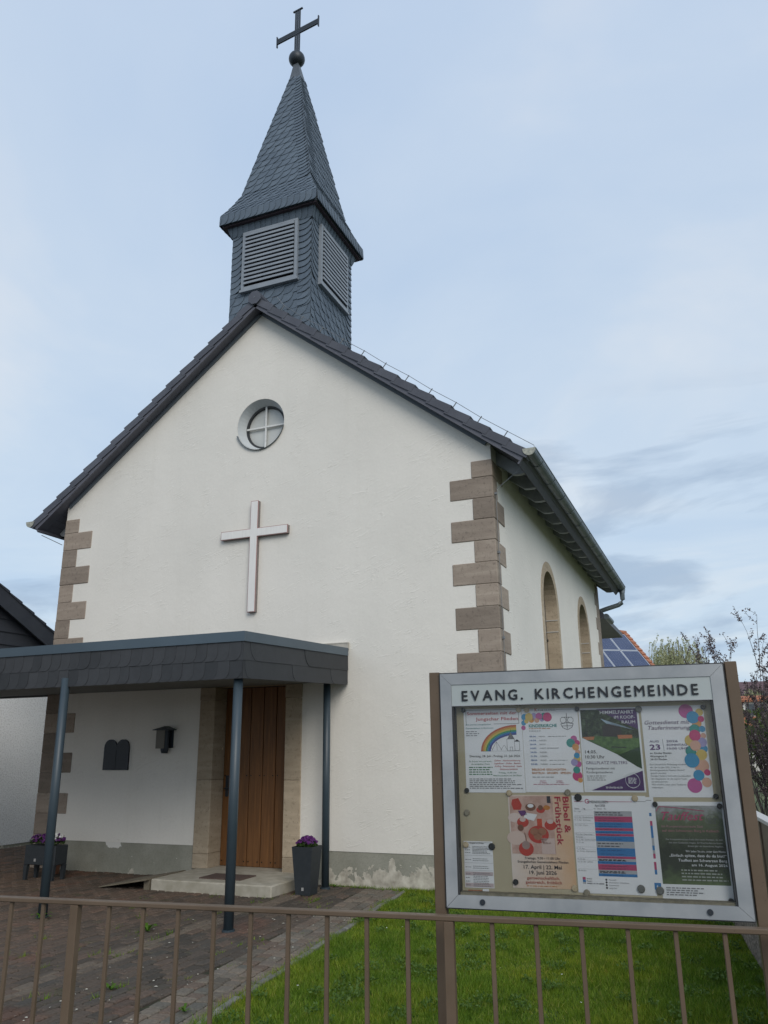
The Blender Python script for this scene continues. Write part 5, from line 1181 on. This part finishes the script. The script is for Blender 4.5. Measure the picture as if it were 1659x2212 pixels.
for u, v, r, mt, lab in MG:
    m = MB(); m.tube([(0, .0, 0), (0, -.004, 0), (0, -.0055, 0)], [r, r, r * .8], 16); o = m.build('magnet', mt); o.matrix_world = BM @ Matrix.Translation((u, .0462 + (.0 if r < .009 else .0), BZ - v))
    tag(o, 'round %s magnet on the %s' % (CN[mt], lab), 'magnet', 'magnets in the notice board')

# ------------------------------------------------------------------ background: houses, trees, shrubs
# house with solar panels
A = R(36); RE = Vector((5.19, 37.2, 7.70)); du = Vector((-math.cos(A), -math.sin(A), 0)); dn = Vector((math.sin(A), -math.cos(A), -.839)); dnl = dn.normalized(); nn = du.cross(dnl); nn = nn if nn.z > 0 else -nn
hs = thing('solar_house', tuple(RE + du * 5 - Vector((0, 0, RE.z))), 'far house with red tiled roof carrying blue solar panels', 'house')
FH = lambda u, v, n: tuple(RE + du * u + dnl * v + nn * n)
m = MB(); m.plate([(0, 0), (11, 0), (11, 6.4), (0, 6.4)], -.15, 0, FH); rf = m.build('roof', 'redroof', hs)
bk = Vector((-dnl.x, -dnl.y, dnl.z)); nk = du.cross(bk); nk = nk if nk.z > 0 else -nk
m = MB(); m.plate([(0, 0), (11, 0), (11, 6.4), (0, 6.4)], -.15, 0, lambda u, v, n: tuple(RE + du * u + bk * v + nk * n)); m.build('roof', 'redroof', hs)
for k in range(17):
    m = MB(); v = k * .37; m.plate([(-.08, v), (.16, v), (.16, v + .40), (-.08, v + .40)], lambda u, vv: .02 + .05 * (vv - v), lambda u, vv: .08 + .06 * (vv - v) / .4, FH); m.build('verge_tile', 'redroof', rf)
for k in range(26):
    m = MB(); a = RE + du * (k * .42 - .05) + Vector((0, 0, .03)); b = RE + du * (k * .42 + .40) + Vector((0, 0, .06)); m.tube([a, b], [.13, .15], 8); m.build('ridge_tile', 'redroof', rf)
for r_ in range(3):
    for c_ in range(6):
        u, v = .22 + c_ * 1.09, .28 + r_ * 1.66
        m = MB(); m.plate([(u, v), (u + 1.06, v), (u + 1.06, v + 1.62), (u, v + 1.62)], .08, .12, FH); sp = m.build('solar_panel', 'pvframe', rf)
        m = MB()
        for a in range(6):
            for b in range(9):
                m.plate([(u + .035 + a * .165, v + .04 + b * .171), (u + .035 + a * .165 + .160, v + .04 + b * .171), (u + .195 + a * .165, v + .04 + b * .171 + .166), (u + .035 + a * .165, v + .04 + b * .171 + .166)], .119, .123, FH)
        m.build('solar_cells', 'pvcell', sp, kind='stuff')
c0 = RE + Vector((0, 0, -.3)); m = MB(); h2 = Vector((dn.x, dn.y, 0)) * 4.6; vs = []
for z in (0, 3.6):
    for a in (.4, 10.6):
        for s_ in (-1, 1): q = RE + du * a + h2 * s_; vs.append((q.x, q.y, z))
g0 = RE + du * .4; g1 = RE + du * 10.6; vs += [(g0.x, g0.y, RE.z - .3), (g1.x, g1.y, RE.z - .3)]
m.add(vs, [(0, 1, 5, 4), (2, 3, 7, 6), (0, 2, 6, 4), (1, 3, 7, 5), (4, 5, 8), (6, 7, 9)]); m.build('wall', 'wallfar', hs)

def far_house(x0, x1, y, dep, ze, zr, roof, label, wins=0, dorm=0):
    h = thing('far_house', ((x0 + x1) / 2, y, 0), label, 'house')
    m = MB(); m.box(x0, x1, y, y + dep, 0, ze); m.build('wall', 'wallfar', h)
    m = MB(); a = .4; m.add([(x0 - a, y - a, ze - .1), (x1 + a, y - a, ze - .1), (x1 + a, y + dep / 2, zr), (x0 - a, y + dep / 2, zr), (x0 - a, y + dep + a, ze - .1), (x1 + a, y + dep + a, ze - .1), (x0 - a, y - a, ze - .25), (x1 + a, y - a, ze - .25), (x0 - a, y + dep + a, ze - .25), (x1 + a, y + dep + a, ze - .25)], [(0, 1, 2, 3), (3, 2, 5, 4), (0, 1, 7, 6), (4, 5, 9, 8), (6, 7, 9, 8), (0, 3, 4, 8, 6), (1, 2, 5, 9, 7)]); rf = m.build('roof', roof, h)
    sl = (zr - ze + .1) / (dep / 2 + a); k = 0; L = dep / 2 + a
    for k in range(int(L / .35)):
        yy = y - a + k * .35; z = ze - .1 + k * .35 * sl; m = MB(); m.add([(x0 - a, yy, z + .06), (x1 + a, yy, z + .06), (x1 + a, yy + .36, z + .36 * sl + .01), (x0 - a, yy + .36, z + .36 * sl + .01), (x0 - a, yy, z), (x1 + a, yy, z)], [(0, 1, 2, 3), (0, 1, 5, 4)]); m.build('tile_course', roof, rf)
    for i in range(wins):
        x = x0 + (i + .5) * (x1 - x0) / wins
        m = MB(); m.box(x - .55, x + .55, y - .05, y, .9 + (ze - 2.5) * .6, 2.1 + (ze - 2.5) * .6); w = m.build('window', 'whiteframe', h)
        for s_ in (-.27, .27): m = MB(); m.box(x + s_ - .23, x + s_ + .23, y - .07, y - .051, 1.0 + (ze - 2.5) * .6, 2.0 + (ze - 2.5) * .6); m.build('pane', 'leadglass', w)
    for i in range(dorm):
        x = x0 + (i + .5) * (x1 - x0) / dorm; yy = y + dep * .12; z = ze - .1 + (yy - y + a) * sl
        m = MB(); m.box(x - .8, x + .8, yy, yy + 1.6, z - .2, z + .95); d = m.build('dormer', 'whiteframe', h); m = MB(); m.box(x - .6, x + .6, yy - .04, yy - .001, z + .1, z + .8); m.build('pane', 'leadglass', d)
        m = MB(); m.box(x - 1., x + 1., yy - .25, yy + 1.8, z + .951, z + 1.08); m.build('dormer_roof', roof, d)
far_house(8.2, 21, 66, 9, 4.2, 7.0, 'brownroof', 'far house with a brown roof behind the shrub', 5, 4)
far_house(10.6, 18, 47, 7, 2.7, 4.75, 'redroof', 'low far house with a red roof and white dormers behind the shrub', 4, 3)
far_house(-24, -8.6, 22, 8, 3.2, 6.35, 'redroof', 'red roofed house glimpsed between the church corner and dark gable', 4)

# willow
g = random.Random(21); wt = thing('willow_tree', (6.9, 60, 0), 'pale green weeping willow with hanging strands beyond the solar house', 'tree')
m = MB(); m.tube([(6.9, 60, 0), (6.95, 60, 2.5), (6.8, 60.1, 5)], [.4, .32, .24], 10); tips = []
for i in range(26):
    a = 6.28 * i / 26 + g.uniform(-.2, .2); r = g.uniform(.4, 2.1); z1 = g.uniform(7.6, 10.1) - r * .45
    p0 = Vector((6.8, 60.1, g.uniform(3.5, 5))); p3 = Vector((6.8 + r * math.cos(a), 60.1 + r * math.sin(a), z1)); p1 = p0.lerp(p3, .5) + Vector((0, 0, .8)); m.tube([p0, p1, p3], [.12, .07, .025], 5); tips += [p3, p1.lerp(p3, .5), p1.lerp(p3, .75)]
m.build('trunk', 'bark', wt); lf = MB(); tw = MB()
for i in range(430):
    t = g.choice(tips); s = t + Vector((g.gauss(0, .45), g.gauss(0, .45), g.gauss(.1, .3))); L = g.uniform(1.2, 4.4); d = Vector((s.x - 6.8, s.y - 60.1, 0)).normalized() * g.uniform(.1, .5)
    pts = [s + d * (1 - (1 - q) ** 2) + Vector((0, 0, .18 * math.sin(3.1 * min(q * 3, 1)) - L * q ** 1.3)) + Vector((g.gauss(0, .03), g.gauss(0, .03), 0)) for q in [k / 6 for k in range(7)]]
    for a, b in zip(pts, pts[1:]):
        w = Vector((.011, 0, 0)); tw.add([a - w, a + w, b + w, b - w], [(0, 1, 2, 3)])
        for k in range(5):
            c = a.lerp(b, g.random()); clump(lf, c, g.uniform(.05, .10), g, 1)
tw.build('strands', 'willow', wt, kind='stuff'); lf.build('crown', 'willow', wt, kind='stuff')

def round_tree(name, x, y, h, r, seed, label, lm='green_leaf', n=2600, s=.16, group=None):
    g = random.Random(seed); t = thing(name, (x, y, 0), label, 'tree' if 'tree' in name else 'bush', group)
    m = MB(); m.tube([(x, y, 0), (x + .1, y, h * .35), (x, y + .1, h * .6)], [r * .09, r * .07, r * .04], 8); lobes = []
    for i in range(14):
        a = g.uniform(0, 6.28); q = r * g.uniform(.2, .75); c = Vector((x + q * math.cos(a), y + q * math.sin(a), h * g.uniform(.35, .86))); lobes.append((c, r * g.uniform(.25, .45))); m.tube([(x, y, h * .3), tuple(c)], [r * .04, r * .01], 5)
    m.build('trunk', 'bark', t); lf = MB()
    for i in range(n):
        c, q = g.choice(lobes); d = Vector((g.gauss(0, 1), g.gauss(0, 1), g.gauss(0, 1))).normalized() * q * g.random() ** .35; clump(lf, c + d, g.uniform(.5, 1.2) * s, g, 2)
    lf.build('crown', lm, t, kind='stuff')
round_tree('bush', 10.7, 9.5, 2.35, .95, 31, 'green garden bush beyond the side wall, below the tall shrub', s=.07, n=2200)
round_tree('bush', 11.1, 5.2, 1.75, .8, 32, 'low leafy bush just behind the brown sheet panels', s=.055, n=2000)
round_tree('bush', 11.6, 15, 2.7, 1.3, 33, 'larger bush standing behind the other garden bushes', s=.09, n=2200)
round_tree('tree', 11.5, 62, 6.0, 2.2, 34, 'round leafy tree standing beside the willow', 'willow', 2400, .14)
round_tree('tree', 4.0, 78, 8.6, 2.4, 35, 'broad tree behind the solar house roof', 'green_leaf', 2200, .16)
# slender shrub with bronze young leaves behind the board
g = random.Random(9); sh = thing('flowering_shrub', (10.25, 2.6, 0), 'tall sparse shrub with upright twigs and small bronze leaves behind the notice board', 'shrub')
tw = MB(); lf = MB()
def twig(p, d, L, r, lvl):
    n = 6; pts = [p]; dd = d.copy()
    for i in range(n):
        dd = (dd + Vector((g.gauss(0, .09), g.gauss(0, .09), .06))).normalized(); pts.append(pts[-1] + dd * L / n)
    tw.tube(pts, [max(.0022, r * (1 - .7 * i / n)) for i in range(n + 1)], 5, False)
    if lvl < 2:
        for k in range(6 if lvl == 0 else 4):
            i = g.randint(2, n); twig(pts[i], (dd + Vector((g.gauss(0, .5), g.gauss(0, .5), g.uniform(-.05, .35)))).normalized(), L * g.uniform(.14, .32), r * .5, lvl + 1)
    for i in range(1 if lvl else 3, n + 1):
        q = pts[i]
        if q.z > 1.0 and g.random() < (.8 if lvl == 2 else .4):
            for k in range(4): clump(lf, q + Vector((g.gauss(0, .012), g.gauss(0, .012), g.gauss(0, .012))), g.uniform(.010, .021), g, 1)
for i in range(34):
    a = g.uniform(0, 6.28); q = g.uniform(.02, .27); b = Vector((10.28 + .12 * math.cos(a), 2.6 + .12 * math.sin(a), 0))
    twig(b, Vector((math.cos(a) * q, math.sin(a) * q, 1)).normalized(), g.uniform(2.0, 2.75), .011, 0)
tw.build('branches', 'twig', sh); lf.build('crown', 'purple_leaf', sh, kind='stuff')
